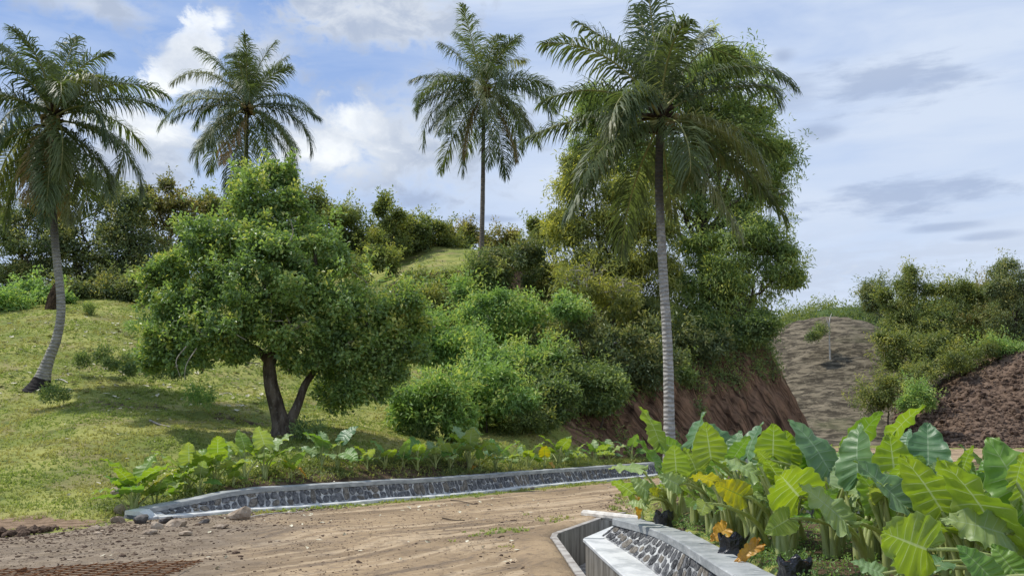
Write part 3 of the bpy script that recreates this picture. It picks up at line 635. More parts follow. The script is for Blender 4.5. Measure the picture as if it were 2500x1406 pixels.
def crown_points(rs, lobes, dens, shell=.55, sub=.36, flat=1.0):
    """lobes: (centre, radii); twig points gathered in sub-clumps over each lobe's shell"""
    Cs, Ns, Vs = [], [], []
    for c, r_ in lobes:
        c = np.asarray(c, float); r_ = np.asarray(r_, float)
        area = (r_[0] * r_[1] + r_[0] * r_[2] + r_[1] * r_[2]) / 3 * 12.6
        n_sub = max(5, int(area / (np.mean(r_) * sub) ** 2 / 3.0)); n_tw = max(4, int(dens * area / n_sub))
        dr = unit(rs.normal(size=(n_sub, 3))); dr[:, 2] = np.where(dr[:, 2] < -.35, dr[:, 2] * .6, dr[:, 2])
        sc_ = c + dr * r_ * rs.uniform(shell, 1.0, (n_sub, 1)); sv = rs.normal(.45, .2, n_sub)
        rr = np.mean(r_) * sub * rs.uniform(.4, 1.45, n_sub)
        d2 = unit(rs.normal(size=(n_sub, n_tw, 3))); q = rs.uniform(.35, 1.0, (n_sub, n_tw, 1))
        pts = sc_[:, None] + d2 * q * rr[:, None, None] * np.array([1, 1, .8 * flat])
        nv = unit(d2 * .7 + dr[:, None] * .8)
        kk = rs.rand(n_sub, n_tw) > .90; pts = np.where(kk[..., None], sc_[:, None] + d2 * rr[:, None, None] * rs.uniform(1.0, 1.9, (n_sub, n_tw, 1)), pts)
        pts = pts + np.stack([fbm(pts[..., 0] * 1.1 + pts[..., 2], pts[..., 1] * 1.1, 3), fbm(pts[..., 1] + 7, pts[..., 2] * 1.3, 3), fbm(pts[..., 0] + 5, pts[..., 2] * 1.2 + 3, 3)], -1) * np.mean(r_) * .42
        Cs.append(pts.reshape(-1, 3)); Ns.append(nv.reshape(-1, 3)); Vs.append((sv[:, None] + .25 * d2[:, :, 2]).ravel())
    return np.concatenate(Cs), np.concatenate(Ns), np.concatenate(Vs)
def lobe(px, py, rx, ry, d, dr=None):
    c = P(px, py, d); k = d / F; return c, (rx * k, (dr if dr is not None else (rx + ry) * .5 * k), ry * k)
def branch(rs, a, b, r0, r1, n=6, wig=.08, mi=0, sides=6):
    a = np.asarray(a, float); b = np.asarray(b, float); t_ = np.linspace(0, 1, n)[:, None]; L = np.linalg.norm(b - a)
    p = a + (b - a) * t_ + rs.normal(size=(n, 3)) * wig * L * np.sin(t_ * np.pi) * .6; p[:, 2] += (np.sin(t_ * np.pi) * L * .06)[:, 0]
    return tparts(p, r0 + (r1 - r0) * t_[:, 0], sides, mi, cap=False)
def gp(px, py, d):
    """ground point under pixel column px at distance d"""
    p = P(px, py, d); p[2] = gh(p[0], p[1]); return p
def make_tree(name, base, lobes, mat, label, cat, dens, leaf, seed, trunk_r=.16, k=6, aspect=.5, spread=None, droop=.2, bark=None, group=None,
              limbs=True, pale=0, sub=.36, shell=.55, trunk_top=None, rag=5):
    rs = np.random.RandomState(seed); base = np.asarray(base, float)
    root = thing(name, base, label, cat, group)
    lob2 = []
    for c, r_ in lobes:
        r_ = np.array(r_, float); lob2.append((c, r_ * .93))
        for q in range(2 if rag else 0):
            dd = unit(rs.normal(size=3)); dd[2] = dd[2] * .8 + .12; lob2.append((np.asarray(c) + dd * r_ * rs.uniform(.7, 1.05), r_ * rs.uniform(.22, .42) * np.array([1, 1, rs.uniform(.6, 1.1)])))
    if not rag: lob2 = lobes
    C, N, vs = crown_points(rs, lob2, dens * (.72 if rag else 1), shell, sub)
    if rag:                                                          # leafy shoots standing clear of the crown
        for c, r_ in lobes:
            for q in range(rag):
                dd = unit(rs.normal(size=3)); dd[2] = abs(dd[2]) * .9; p0 = np.asarray(c) + dd * np.array(r_) * .9; up_ = unit(dd + np.array([0, 0, rs.uniform(.2, 1.2)])); ln = rs.uniform(.25, 1.0) * (leaf / .2) * 1.3; m_ = 9
                C = np.vstack([C, p0 + up_ * np.linspace(0, ln, m_)[:, None] + rs.normal(0, .03, (m_, 3))]); N = np.vstack([N, np.repeat(up_[None], m_, 0)]); vs = np.r_[vs, np.full(m_, rs.uniform(.4, 1.0))]
    V, Fc, var = leaf_cloud(rs, C, N, k, leaf * .75 if spread is None else spread, leaf, aspect, droop, var0=vs)
    part('crown', [(V, Fc, 0)], [mat], root, attrs={'var': var})
    if trunk_r > 0:
        cc = np.mean([c for c, _ in lobes], 0); top = np.asarray(trunk_top, float) if trunk_top is not None else base * .35 + cc * .65 + np.array([0, 0, -.2])
        m_ = 7; t_ = np.linspace(0, 1, m_)[:, None]; pts = (base - [0, 0, .3]) * (1 - t_) + top * t_ + rs.normal(size=(m_, 3)) * trunk_r * .5 * t_
        part('trunk', tparts(pts, trunk_r * (1.15 - .6 * t_[:, 0]), 8, 0, cap=False), [bark or M_bark], root, smooth=True)
        if limbs:
            for c, r_ in lobes:
                f = rs.uniform(.45, 1); st = pts[0] * (1 - f) + pts[-1] * f; L = []
                L += branch(rs, st, c, trunk_r * .5, trunk_r * .14, 6, .12)
                for q in range(5): L += branch(rs, st + (c - st) * rs.uniform(.5, 1), c + unit(rs.normal(size=3)) * np.array(r_) * .85, trunk_r * .16, trunk_r * .04, 5, .1, sides=4)
                part('limb', merge(L), [bark or M_bark], root, smooth=True)
    if pale:
        L = []
        for q in range(pale):
            c, r_ = lobes[rs.randint(len(lobes))]; dd = unit(rs.normal(size=3)); dd[1] = -abs(dd[1])
            e = np.asarray(c) + dd * np.array(r_) * rs.uniform(.85, 1.02); s0 = np.asarray(c) + dd * np.array(r_) * .3 + rs.normal(size=3) * .3
            L += branch(rs, s0, e, leaf * .16, leaf * .05, 6, .16, sides=4)
        kind(part('bare_twigs', merge(L), [M_twig], root), 'stuff')
    return root

# ------------------------------------------------------------------ coconut palms
def frond_geo(rs, az_, e0, L, bend, org, dry=False, n=100, lmax=.78, wid=.040, roll=0.0, brk=None):
    m_ = 22; s = np.linspace(0, 1, m_); e = np.radians(e0 - bend * s ** 1.25)
    if brk is not None: e = np.where(s > brk, e - R(55) * sst(s, brk, brk + .08), e)
    a = R(az_) + R(rs.uniform(-10, 10)) * s
    t_ = np.stack([np.cos(e) * np.cos(a), np.cos(e) * np.sin(a), np.sin(e)], 1)
    pts = org + np.vstack([[0, 0, 0], np.cumsum((t_[:-1] + t_[1:]) / 2 * (L / (m_ - 1)), axis=0)])
    rad = .034 * (1 - s) ** .7 + .005; rad[0] = .06; rad[1] = .045
    parts = tparts(pts, rad, 5, 1, cap=False)
    # leaflets
    q = np.linspace(.13, .995, n) + rs.uniform(-.004, .004, n); P0 = np.stack([np.interp(q, s, pts[:, k]) for k in range(3)], 1); T0 = unit(np.stack([np.interp(q, s, t_[:, k]) for k in range(3)], 1))
    Vs = []; Qs = []; Ts = []; o = 0; var = [np.full(len(parts[0][0]), .5)]
    side0 = unit(np.cross(T0, np.array([[0, 0, 1.0]]) + 1e-3 * np.ones((n, 3)))); up0 = np.cross(side0, T0)
    cr, sr = math.cos(R(roll)), math.sin(R(roll)); side = side0 * cr + up0 * sr; up = -side0 * sr + up0 * cr
    for sg_ in (-1, 1):
        ln = lmax * np.clip(np.interp(q, [.1, .25, .5, .8, 1], [.55, .92, 1, .78, .38]), 0, 1) * rs.uniform(.82, 1.1, n)
        keepm = rs.rand(n) > (.05 if not dry else .25)
        fw = np.radians(np.interp(q, [0, .6, 1], [18, 36, 66]) + rs.normal(0, 9, n))[:, None]
        lift = np.interp(q, [0, 1], [.30, .12])[:, None] + rs.normal(0, .20, (n, 1))
        d1_ = unit(side * sg_ * np.cos(fw) + T0 * np.sin(fw) + up * lift)
        g_ = np.array([[0, 0, -1.0]]); sag = rs.uniform(.6, 2.0, (n, 1)) * (1.25 if dry else 1)
        d2_ = unit(d1_ + g_ * sag * .6); d3_ = unit(d1_ + g_ * sag * 1.5); Ln = ln[:, None]
        A = P0; B = A + d1_ * Ln * .33; Cc = B + d2_ * Ln * .36; D = Cc + d3_ * Ln * .31
        wv = unit(np.cross(d1_, up + .35 * side * sg_)); hw = wid * .5
        V = np.stack([A - wv * hw * .5, A + wv * hw * .5, B - wv * hw, B + wv * hw, Cc - wv * hw * .8, Cc + wv * hw * .8, D], 1)[keepm].reshape(-1, 3)
        b = np.arange(keepm.sum())[:, None] * 7
        Qs.append((V, np.concatenate([b + np.array([[0, 1, 3, 2]]), b + np.array([[2, 3, 5, 4]])]), 0)); Ts.append((V, b + np.array([[4, 5, 6]]), 0))
    res = merge(Qs) + merge(Ts) + parts
    return res
def palm(trunk_pts, trunk_r, bark, nf, seed, label, L=4.0, nuts=8, extra=(), skip=None, wscale=1.0, e_top=84, e_low=-60, dryn=2):
    rs = np.random.RandomState(seed); tp = curve(trunk_pts, 70); base, top = tp[0], tp[-1]
    root = thing('coconut_palm', base, label, 'palm tree')
    s = np.r_[0, np.cumsum(np.linalg.norm(np.diff(tp, axis=0), axis=1))]; f = s / s[-1]
    rr = trunk_r * (1 + 1.15 * np.exp(-s / .45) + (1.0 if seed == 21 else 0) * np.exp(-s / .55) + .18 * np.exp(-s / 1.6) - .28 * f) * (1 + .012 * np.sin(s * 30))
    V, Q, _ = tube(tp, rr, 14, cap=False, bump=.07, rs=rs)
    part('trunk', [(V, Q, 0)], [bark], root, smooth=True, attrs={'h': np.repeat(s, 14)})
    ct = top + np.array([0, 0, .12])
    L_ = []
    for q in range(34):                                            # old leaf bases and fibre
        a = rs.rand() * 6.28; dd = np.array([math.cos(a), math.sin(a), rs.uniform(-.3, 1.4)]); dd /= np.linalg.norm(dd)
        st = top + np.array([0, 0, rs.uniform(-.35, .35)]); L_ += tparts([st, st + dd * .22, st + dd * rs.uniform(.35, .6)], [.09, .075, .03], 5, 0, cap=False)
    part('leaf_bases', merge(L_), [M_boot], root)
    spec = []
    for i in range(nf):
        g_ = i / (nf - 1); az_ = (i * 137.5 + rs.uniform(-16, 16)) % 360; e0 = e_top - (e_top - e_low) * g_ ** 1.12 + rs.uniform(-8, 8)
        bend = 46 + 50 * math.sin(min(1, g_ * 1.15) * math.pi * .8) + rs.uniform(-14, 18)
        if g_ < .30: bend = rs.uniform(22, 95)
        if g_ > .75: bend = rs.uniform(24, 42)
        spec.append((az_, e0, L * rs.uniform(.86, 1.07) * (.80 if g_ < .25 else 1.04), bend, False))
    spec += [(a, b, c_, d_, False) for a, b, c_, d_ in extra]
    for q in range(dryn): spec.append((rs.uniform(0, 360), rs.uniform(-62, -50), L * rs.uniform(.75, .95), 26, True))
    for (az_, e0, Lf, bend, dry) in spec:
        org = ct + np.array([math.cos(R(az_)) * .10, math.sin(R(az_)) * .10, .30 * math.sin(R(e0))])
        res = frond_geo(rs, az_, e0, Lf, bend, org, dry, lmax=1.12 * L / 4, wid=.045 * wscale, roll=rs.uniform(-28, 28), brk=(rs.uniform(.6, .85) if rs.rand() < .14 else None))
        nv = sum(len(V) for V, _, _ in res); v0_ = np.clip(rs.normal(.42, .22) + (.25 if e0 < 0 else 0), 0, 1)
        lf = [r for r in res if r[2] == 0]; mr = [(a, b, 0) for a, b, c_ in res if c_ == 1]; nv = sum(len(V) for V, _, _ in lf)
        o = part('frond', lf, [M_drooping if dry else M_frond], root, attrs={'var': np.clip(v0_ + rs.normal(0, .08, nv), 0, 1.1)})
        part('midrib', mr, [M_rachis], o, smooth=True)
        if dry: o['label'] = 'yellowing dry frond hanging low'
    # coconuts
    if nuts:
        me = rock_mesh('coconut', rs, 1, .05, M_nut, 2, (.105, .105, .13)); me.polygons.foreach_set('use_smooth', [True] * len(me.polygons))
        for q in range(nuts):
            a = R(rs.choice([-115, -60, -95, -30])) + rs.normal() * .22; rd_ = rs.uniform(.28, .5)
            loc = top + np.array([math.cos(a) * rd_, math.sin(a) * rd_, rs.uniform(-.28, .28)]); o = link('coconut', me, root, loc - base)
            o.rotation_euler = (rs.uniform(-.5, .5), rs.uniform(-.5, .5), 0)
    return root
_ico = {}
def ico(sub):
    if sub not in _ico:
        import bmesh
        bm = bmesh.new(); bmesh.ops.create_icosphere(bm, subdivisions=sub, radius=1); bm.verts.ensure_lookup_table()
        _ico[sub] = (np.array([v.co[:] for v in bm.verts]), np.array([[v.index for v in f.verts] for f in bm.faces])); bm.free()
    return _ico[sub]
def rock_geo(rs, sub, amp, scale):
    V, Fc = ico(sub); V = V.copy()
    for q in range(7 if amp > .1 else 0):                           # facets: plane cuts
        n_ = unit(rs.normal(size=3)); h_ = rs.uniform(.55, .85); dd = V @ n_; V = V - np.outer(np.maximum(dd - h_, 0), n_)
    V = V * (1 + amp * rs.uniform(-.5, .5, (len(V), 1))) * np.array(scale)
    return V, Fc
def rock_mesh(name, rs, k, amp, mat, sub, scale):
    V, Fc = rock_geo(rs, sub, amp, scale); return mesh_np(name, [(V, Fc, 0)], [mat])

p1 = [P(95, 915, 32), P(118, 880, 32), P(140, 820, 32), P(149, 740, 32), P(135, 600, 32), P(127, 480, 32), P(124, 380, 32), P(128, 300, 32)]
p1[0][2] = gh(p1[0][0], p1[0][1]) - .1
palm(p1, .155, PB1, 27, 21, 'left coconut palm with bent trunk and charred flared foot on the grass slope', 4.1, 6,
     extra=[(0, -6, 4.2, 52), (12, 34, 4.0, 62), (190, 30, 4.0, 60), (350, -35, 4.0, 30), (300, -50, 4.1, 22), (100, 78, 4.0, 24), (200, 66, 3.8, 45)], dryn=3)
p2b = gp(600, 700, 50)
palm([p2b, P(600, 560, 50), P(601, 420, 50), P(603, 268, 50)], .15, PB2, 24, 44, 'coconut palm standing straight behind the round cashew tree', 4.9, 10,
     extra=[(183, 8, 4.2, 48), (-5, 10, 4.3, 45), (172, 35, 4.3, 62), (200, -30, 4.2, 40), (-25, -22, 4.2, 45), (120, 78, 4.0, 26), (280, 70, 4.0, 45)], dryn=1)
p3 = [gp(1172, 640, 55.4), P(1176, 590, 55.4), P(1179, 450, 55.4), P(1180, 340, 55.4), P(1182, 225, 55.4)]
palm(p3, .155, PB3, 26, 61, 'coconut palm with a cluster of coconuts standing on the grassy terrace', 5.6, 13,
     extra=[(178, 28, 4.7, 50), (0, 28, 4.5, 62), (188, 2, 4.6, 48), (200, -25, 4.6, 35), (-28, -25, 4.6, 40)], wscale=1.1)
p4 = [gp(1632, 1070, 25.5), P(1634, 1050, 25.5), P(1630, 850, 25.5), P(1618, 650, 25.5), P(1609, 450, 25.5), P(1612, 300, 25.5)]
palm(p4, .155, PB4, 15, 83, 'tall coconut palm with a pale ringed trunk rising from the taro bed on the right', 4.1, 3,
     extra=[(182, 6, 4.0, 34), (0, 33, 3.9, 52), (170, 38, 3.7, 66), (215, -18, 3.9, 42), (325, -12, 3.9, 52), (310, -50, 4.6, 12), (238, 18, 3.3, 95), (70, 74, 4.2, 25), (205, -36, 4.3, 22), (342, -26, 4.7, 40), (20, 12, 4.0, 55), (110, 80, 4.2, 22), (250, 82, 4.1, 26), (10, 68, 3.9, 50), (170, 70, 3.8, 42)], e_low=-46, dryn=0)

# ------------------------------------------------------------------ trees and shrubs
# cashew tree
cb = gp(690, 1055, 27); rs = np.random.RandomState(7)
clobes = [lobe(*a) for a in [(640, 500, 90, 75, 27.4), (590, 590, 150, 90, 27.2), (700, 560, 110, 80, 27.8), (500, 640, 110, 100, 27), (640, 690, 160, 110, 26.2), (770, 640, 90, 90, 27.2),
   (440, 740, 95, 100, 27), (420, 850, 75, 70, 26.6), (560, 810, 120, 70, 26), (700, 800, 110, 60, 26), (900, 740, 110, 85, 27.4), (960, 790, 80, 90, 27.8), (850, 850, 110, 90, 27), (900, 930, 100, 75, 27.6),
   (820, 960, 60, 60, 28), (800, 740, 90, 90, 26.4), (640, 445, 55, 35, 27.6), (690, 430, 40, 22, 27.6), (940, 870, 80, 80, 27.8), (390, 700, 40, 60, 27.2), (450, 885, 85, 36, 26.4), (385, 870, 45, 42, 26.6), (570, 868, 60, 26, 26.2), (750, 880, 60, 50, 26.6)]]
ct_ = make_tree('cashew_tree', cb, clobes, M_cashew, 'broad round-leaved cashew tree with a forked dark trunk on the grass slope', 'tree', 62, .135, 7, 0, 6, .56, .085, .05, pale=44, shell=.5, sub=.30, rag=6)
def gtr(nm, pts, rad, seed=3):
    part(nm, tparts(curve(pts, 22), np.interp(np.linspace(0, 1, 22), np.linspace(0, 1, len(rad)), rad), 12, 0, cap=False, bump=.16, rs=np.random.RandomState(seed)), [M_bark], ct_, smooth=True)
bz = cb - np.array([0, 0, .25])
gtr('trunk', [bz, P(688, 1040, 27), P(678, 1000, 27), P(662, 940, 26.9), P(660, 880, 27), P(690, 800, 27), P(650, 700, 27), P(645, 560, 27.3)], [.42, .30, .235, .2, .19, .17, .12, .06])
gtr('limb', [bz + [.15, 0, .1], P(708, 1035, 27), P(728, 985, 27), P(750, 930, 27.2), P(800, 870, 27.3), P(880, 800, 27.3), P(930, 760, 27.4)], [.22, .18, .13, .11, .1, .07, .04], 4)
gtr('limb', [P(662, 890, 27), P(620, 850, 26.9), P(540, 830, 26.8), P(460, 800, 26.9), P(420, 760, 27)], [.14, .11, .09, .06, .03], 5)
gtr('limb', [P(690, 810, 27), P(740, 740, 27), P(770, 650, 27.2), P(760, 560, 27.4)], [.12, .09, .07, .03], 6)
gtr('limb', [P(680, 770, 27), P(600, 700, 27), P(520, 640, 27), P(480, 600, 27)], [.12, .09, .06, .03], 8)
gtr('root', [bz + [.1, -.1, .1], bz + [.45, -.5, .16], bz + [.75, -1.1, .02], bz + [.8, -1.6, -.2]], [.18, .13, .09, .05], 9)
gtr('root', [bz + [-.1, -.1, .1], bz + [-.4, -.4, .12], bz + [-.8, -.6, -.05], bz + [-1.1, -.7, -.25]], [.16, .10, .07, .04], 10)
L = []
for (a, b, c_) in [((455, 845), (430, 880), (440, 920)), ((480, 850), (455, 890), (450, 930)), ((700, 600), (715, 570), (710, 540)), ((560, 780), (570, 810), (600, 830))]:
    part('twig', tparts(curve([P(*a, 25.2), P(*b, 25.1), P(*c_, 25.1)], 8), np.linspace(.018, .007, 8), 5, 0, cap=False), [M_twig], ct_)

def mtree(name, base_px, d, lobes, mat, label, cat='tree', dens=30, leaf=.2, seed=1, **kw):
    b = gp(base_px, 800, d)
    return make_tree(name, b, [lobe(*l) if len(l) == 5 else lobe(l[0], l[1], l[2], l[3], d) for l in lobes], mat, label, cat, dens, leaf, seed, **kw)
SL = dict(aspect=.24, droop=.75, k=7)
mtree('acacia_tree', 1720, 51, [(1800, 155, 75, 65), (1830, 250, 80, 70), (1770, 330, 100, 80), (1850, 350, 75, 60), (1895, 400, 60, 55), (1880, 470, 60, 45), (1820, 480, 70, 50), (1680, 250, 80, 70), (1560, 290, 90, 60), (1470, 270, 55, 55),
      (1450, 340, 60, 60), (1540, 400, 100, 60), (1680, 400, 110, 80), (1620, 480, 120, 70), (1760, 560, 110, 70), (1740, 180, 50, 50)], M_acac, 'tallest acacia tree with a loose drooping crown behind the pale palm', dens=17, leaf=.30, seed=31, trunk_r=.3, pale=10, **SL)
mtree('acacia_tree', 1500, 47, [(1400, 470, 55, 50), (1380, 560, 50, 60), (1450, 560, 80, 70), (1540, 480, 80, 50), (1560, 560, 90, 60), (1500, 640, 110, 70), (1420, 680, 70, 70), (1590, 680, 90, 70), (1520, 750, 100, 70), (1430, 420, 45, 45)], M_acacy,
      'yellow-green acacia tree on the left side of the tall clump above the cut bank', dens=22, leaf=.28, seed=32, trunk_r=.2, pale=12, **SL)
mtree('acacia_tree', 1770, 49, [(1750, 620, 90, 70), (1840, 580, 70, 50), (1895, 600, 50, 45), (1910, 670, 45, 45), (1830, 690, 90, 60), (1720, 720, 100, 70), (1820, 770, 95, 55), (1690, 800, 90, 50), (1780, 820, 70, 35)], M_acac,
      'dense acacia tree leaning out over the right end of the cut bank', dens=24, leaf=.27, seed=33, trunk_r=.22, pale=8, **SL)
mtree('dead_shrub', 1450, 43, [(1430, 690, 70, 60), (1500, 720, 60, 50)], M_acacy, 'tangle of bare grey branches and sparse yellow leaves in front of the acacia clump', 'shrub', dens=6, leaf=.22, seed=34, trunk_r=.07, pale=44, **SL)
# shrubs over the middle slope
BU = dict(aspect=.36, droop=.25, k=6, trunk_r=.05, limbs=False)
for i, (px, d, lb, lab, mt) in enumerate([
  (1040, 32, [(1040, 1000, 85, 60), (1080, 960, 60, 50), (1000, 1020, 50, 40), (1110, 1030, 50, 35)], 'rounded green shrub lowest on the slope, right of the cashew tree', M_bush),
  (1190, 34.5, [(1170, 940, 75, 55), (1230, 970, 60, 45), (1160, 1000, 55, 35)], 'green shrub just right of the lowest rounded shrub', M_bush),
  (1080, 38, [(1080, 850, 80, 60), (1040, 800, 60, 50), (1130, 870, 70, 50)], 'bushy shrub pressed against the right edge of the cashew crown', M_bush),
  (1230, 43, [(1240, 760, 80, 50), (1180, 800, 70, 50), (1300, 790, 70, 50), (1250, 830, 80, 40)], 'wide light green shrub at the top of the thicket in mid slope', M_bush),
  (1270, 38.5, [(1260, 890, 80, 50), (1200, 870, 50, 40), (1330, 880, 60, 40)], 'green shrub in the centre of the thicket', M_bush),
  (1380, 42, [(1390, 800, 60, 70), (1440, 850, 70, 70), (1350, 850, 50, 50)], 'dark shrub hanging under the yellow-green acacia', M_dark),
  (1340, 36.6, [(1320, 980, 70, 40), (1280, 990, 50, 35), (1370, 1000, 45, 28)], 'low grey-green shrub on the lip of the small red cut', M_weed),
  (1420, 38.5, [(1430, 930, 80, 55), (1470, 945, 45, 30), (1390, 900, 50, 40)], 'dark green shrub spilling over the left shoulder of the cut bank', M_weed),
  (1530, 41, [(1540, 900, 80, 60), (1600, 870, 60, 45), (1500, 860, 60, 50)], 'deep green shrub hanging over the middle of the cut bank behind the palm trunk', M_dark),
  (1640, 45, [(1660, 830, 70, 45), (1720, 850, 60, 35), (1600, 820, 60, 50)], 'dark underwood shrub right behind the pale palm trunk on the bank top', M_dark),
  (1810, 46.8, [(1830, 820, 55, 35), (1870, 800, 35, 35), (1780, 840, 40, 18)], 'shrub on the top corner of the cut bank beside the sky', M_weed),
  (1130, 48, [(1128, 712, 26, 32), (1135, 750, 22, 25)], 'small light green sapling on the upper grass below the terrace', M_bush),
  (1045, 50, [(1050, 720, 22, 26)], 'small dark shrub at the foot of the earth bank under the terrace', M_weed),
  (1250, 50, [(1250, 640, 75, 50), (1210, 680, 45, 35), (1290, 610, 45, 30)], 'dense dark shrub right of the terrace palm foot', M_dark),
  (1340, 52, [(1350, 650, 45, 38), (1320, 690, 40, 28)], 'dark shrub between the terrace palm and the acacia clump', M_dark),
  (1330, 60, [(1330, 590, 34, 34), (1310, 560, 22, 20), (1350, 560, 20, 22)], 'thin open tree against the sky left of the acacia clump', M_mid),
  (1440, 40.5, [(1400, 760, 45, 40)], 'leafy shrub at the left foot of the yellow-green acacia', M_bush),
  (1100, 46, [(1090, 780, 60, 35), (1060, 740, 35, 30)], 'olive shrub above the cashew edge below the terrace bank', M_mid),
  (1200, 49.5, [(1190, 700, 40, 30), (1160, 660, 30, 26)], 'shrub growing around the foot of the terrace palm', M_weed),
  (1170, 37.0, [(1150, 895, 55, 40), (1210, 910, 50, 36)], 'green shrub filling the gap behind the lowest rounded shrub', M_bush),
  (1300, 37.6, [(1300, 935, 60, 40), (1360, 935, 50, 36)], 'shaded green shrub above the small red cut', M_weed),
  (1240, 35.2, [(1250, 1010, 45, 24), (1300, 1030, 40, 22)], 'thin low shrub beside the small red cut', M_mid),
  (1460, 38.0, [(1455, 985, 45, 22), (1500, 960, 40, 25)], 'creeping green shrub trailing down the left part of the cut bank', M_weed),
  (1040, 53.2, [(1020, 688, 34, 16), (1105, 692, 34, 18), (1060, 700, 30, 14)], 'weedy fringe along the earth edge of the terrace', M_mid),
  (1620, 43.6, [(1640, 920, 40, 25), (1600, 940, 30, 22)], 'weedy shrub clinging to the upper face of the cut bank', M_weed)]):
    mtree('shrub', px, d, lb, mt, lab, 'shrub', dens=34 if d < 45 else 28, leaf=.195 if d < 45 else .22, seed=100 + i, shell=.42, sub=.30, pale=(8 if i in (15, 6) else 3), **BU)
# trees and shrubs on the skyline
BT = dict(aspect=.5, droop=.15, k=6)
for i, (nm, px, d, lb, lab, mt, dens) in enumerate([
  ('tree', 60, 56, [(20, 560, 70, 60), (90, 600, 80, 50), (0, 650, 80, 50), (60, 520, 50, 30), (40, 700, 80, 40), (100, 680, 60, 45)], 'dark spreading tree behind the mound at the left edge', M_dark, 16),
  ('tree', 190, 58, [(150, 560, 60, 40), (210, 600, 80, 55), (260, 540, 60, 50), (180, 660, 80, 50), (250, 480, 60, 40), (130, 490, 50, 30), (180, 720, 90, 35), (240, 690, 70, 40)], 'dark tree with crooked limbs and sky gaps right behind the bent palm', M_dark, 13),
  ('tree', 330, 57, [(320, 560, 70, 60), (350, 640, 80, 60), (290, 680, 60, 40), (310, 490, 50, 40), (330, 710, 90, 40), (380, 680, 60, 50), (300, 620, 70, 50)], 'dark leafy tree behind the top of the mound', M_dark, 18),
  ('tree', 420, 60, [(410, 490, 60, 45), (450, 530, 60, 50), (370, 530, 50, 50), (420, 600, 70, 60)], 'bronze-green tree on the skyline between the bent palm and the cashew', M_brown, 18),
  ('tree', 530, 62, [(510, 510, 50, 35), (560, 540, 60, 50)], 'bright green tree peeping over the left shoulder of the cashew', M_mid, 18),
  ('tree', 760, 66, [(745, 490, 70, 40), (800, 515, 60, 40), (720, 540, 60, 40), (820, 560, 80, 45)], 'green skyline tree just right of the cashew top', M_mid, 18),
  ('tree', 880, 67, [(870, 550, 60, 38), (900, 600, 70, 40), (840, 610, 60, 40)], 'grey-green scrub tree on the skyline ridge', M_mid, 18),
  ('tree', 940, 64, [(938, 505, 16, 26), (950, 540, 32, 28), (960, 590, 55, 40), (920, 630, 40, 28)], 'spiky shoot rising above the ridge scrub left of the terrace', M_mid, 20),
  ('tree', 980, 66, [(990, 560, 50, 34), (960, 590, 50, 40), (1020, 580, 40, 32)], 'low dense scrub tree at the left end of the terrace top', M_mid, 24),
  ('tree', 1020, 68, [(1010, 555, 50, 30), (1060, 575, 60, 34), (1000, 600, 50, 28), (1110, 590, 50, 34)], 'low scrub tree directly behind the grassy terrace', M_mid, 20),
  ('tree', 1110, 70, [(1110, 572, 50, 24), (1155, 580, 40, 26), (1080, 595, 50, 30)], 'low pale scrub left of the terrace palm foot', M_brown, 20),
  ('tree', 1220, 68, [(1215, 585, 45, 22), (1250, 600, 40, 25)], 'thin scrub on the horizon right of the terrace palm foot', M_brown, 16),
  ('shrub', 40, 48, [(30, 750, 50, 28), (0, 740, 40, 35)], 'yellow-green shrub at the left edge behind the mound crest', M_bush, 40),
  ('shrub', 110, 50, [(110, 735, 50, 25), (80, 720, 35, 20)], 'yellow-green shrub beside the black stump', M_bush, 40),
  ('shrub', 240, 52.5, [(230, 712, 60, 30), (300, 716, 60, 32), (180, 722, 40, 26), (340, 722, 50, 26), (140, 728, 40, 22)], 'dark undergrowth along the back of the mound crest', M_dark, 34),
  ('shrub', 380, 51, [(370, 700, 55, 30), (420, 690, 50, 50)], 'dark undergrowth between the mound crest and the cashew tree', M_dark, 30),
  ('shrub', 860, 58, [(850, 660, 70, 40), (930, 640, 50, 35)], 'olive shrub at the left end of the terrace grass', M_mid, 32)]):
    far_small = nm == 'shrub'
    mtree(nm, px, d, lb, mt, lab, 'shrub' if far_small else 'tree', dens=dens, leaf=.21, seed=200 + i, trunk_r=.06 if far_small else (.22 if px < 450 else .1), limbs=not far_small, pale=0 if far_small else (10 if px < 450 else 3), **BT)
# black stump by the palm
sp_ = gp(128, 740, 47.2)
o = thing('tree_stump', sp_, 'black stump behind the mound crest beside the bent palm trunk', 'stump'); rs = np.random.RandomState(4)
part('stump_wood', tparts([sp_ - [0, 0, .3], sp_ + [.05, 0, .6], sp_ + [.25, 0, 1.3]], [.38, .30, .2], 9, 0, bump=.3, rs=rs), [M_boot], o)
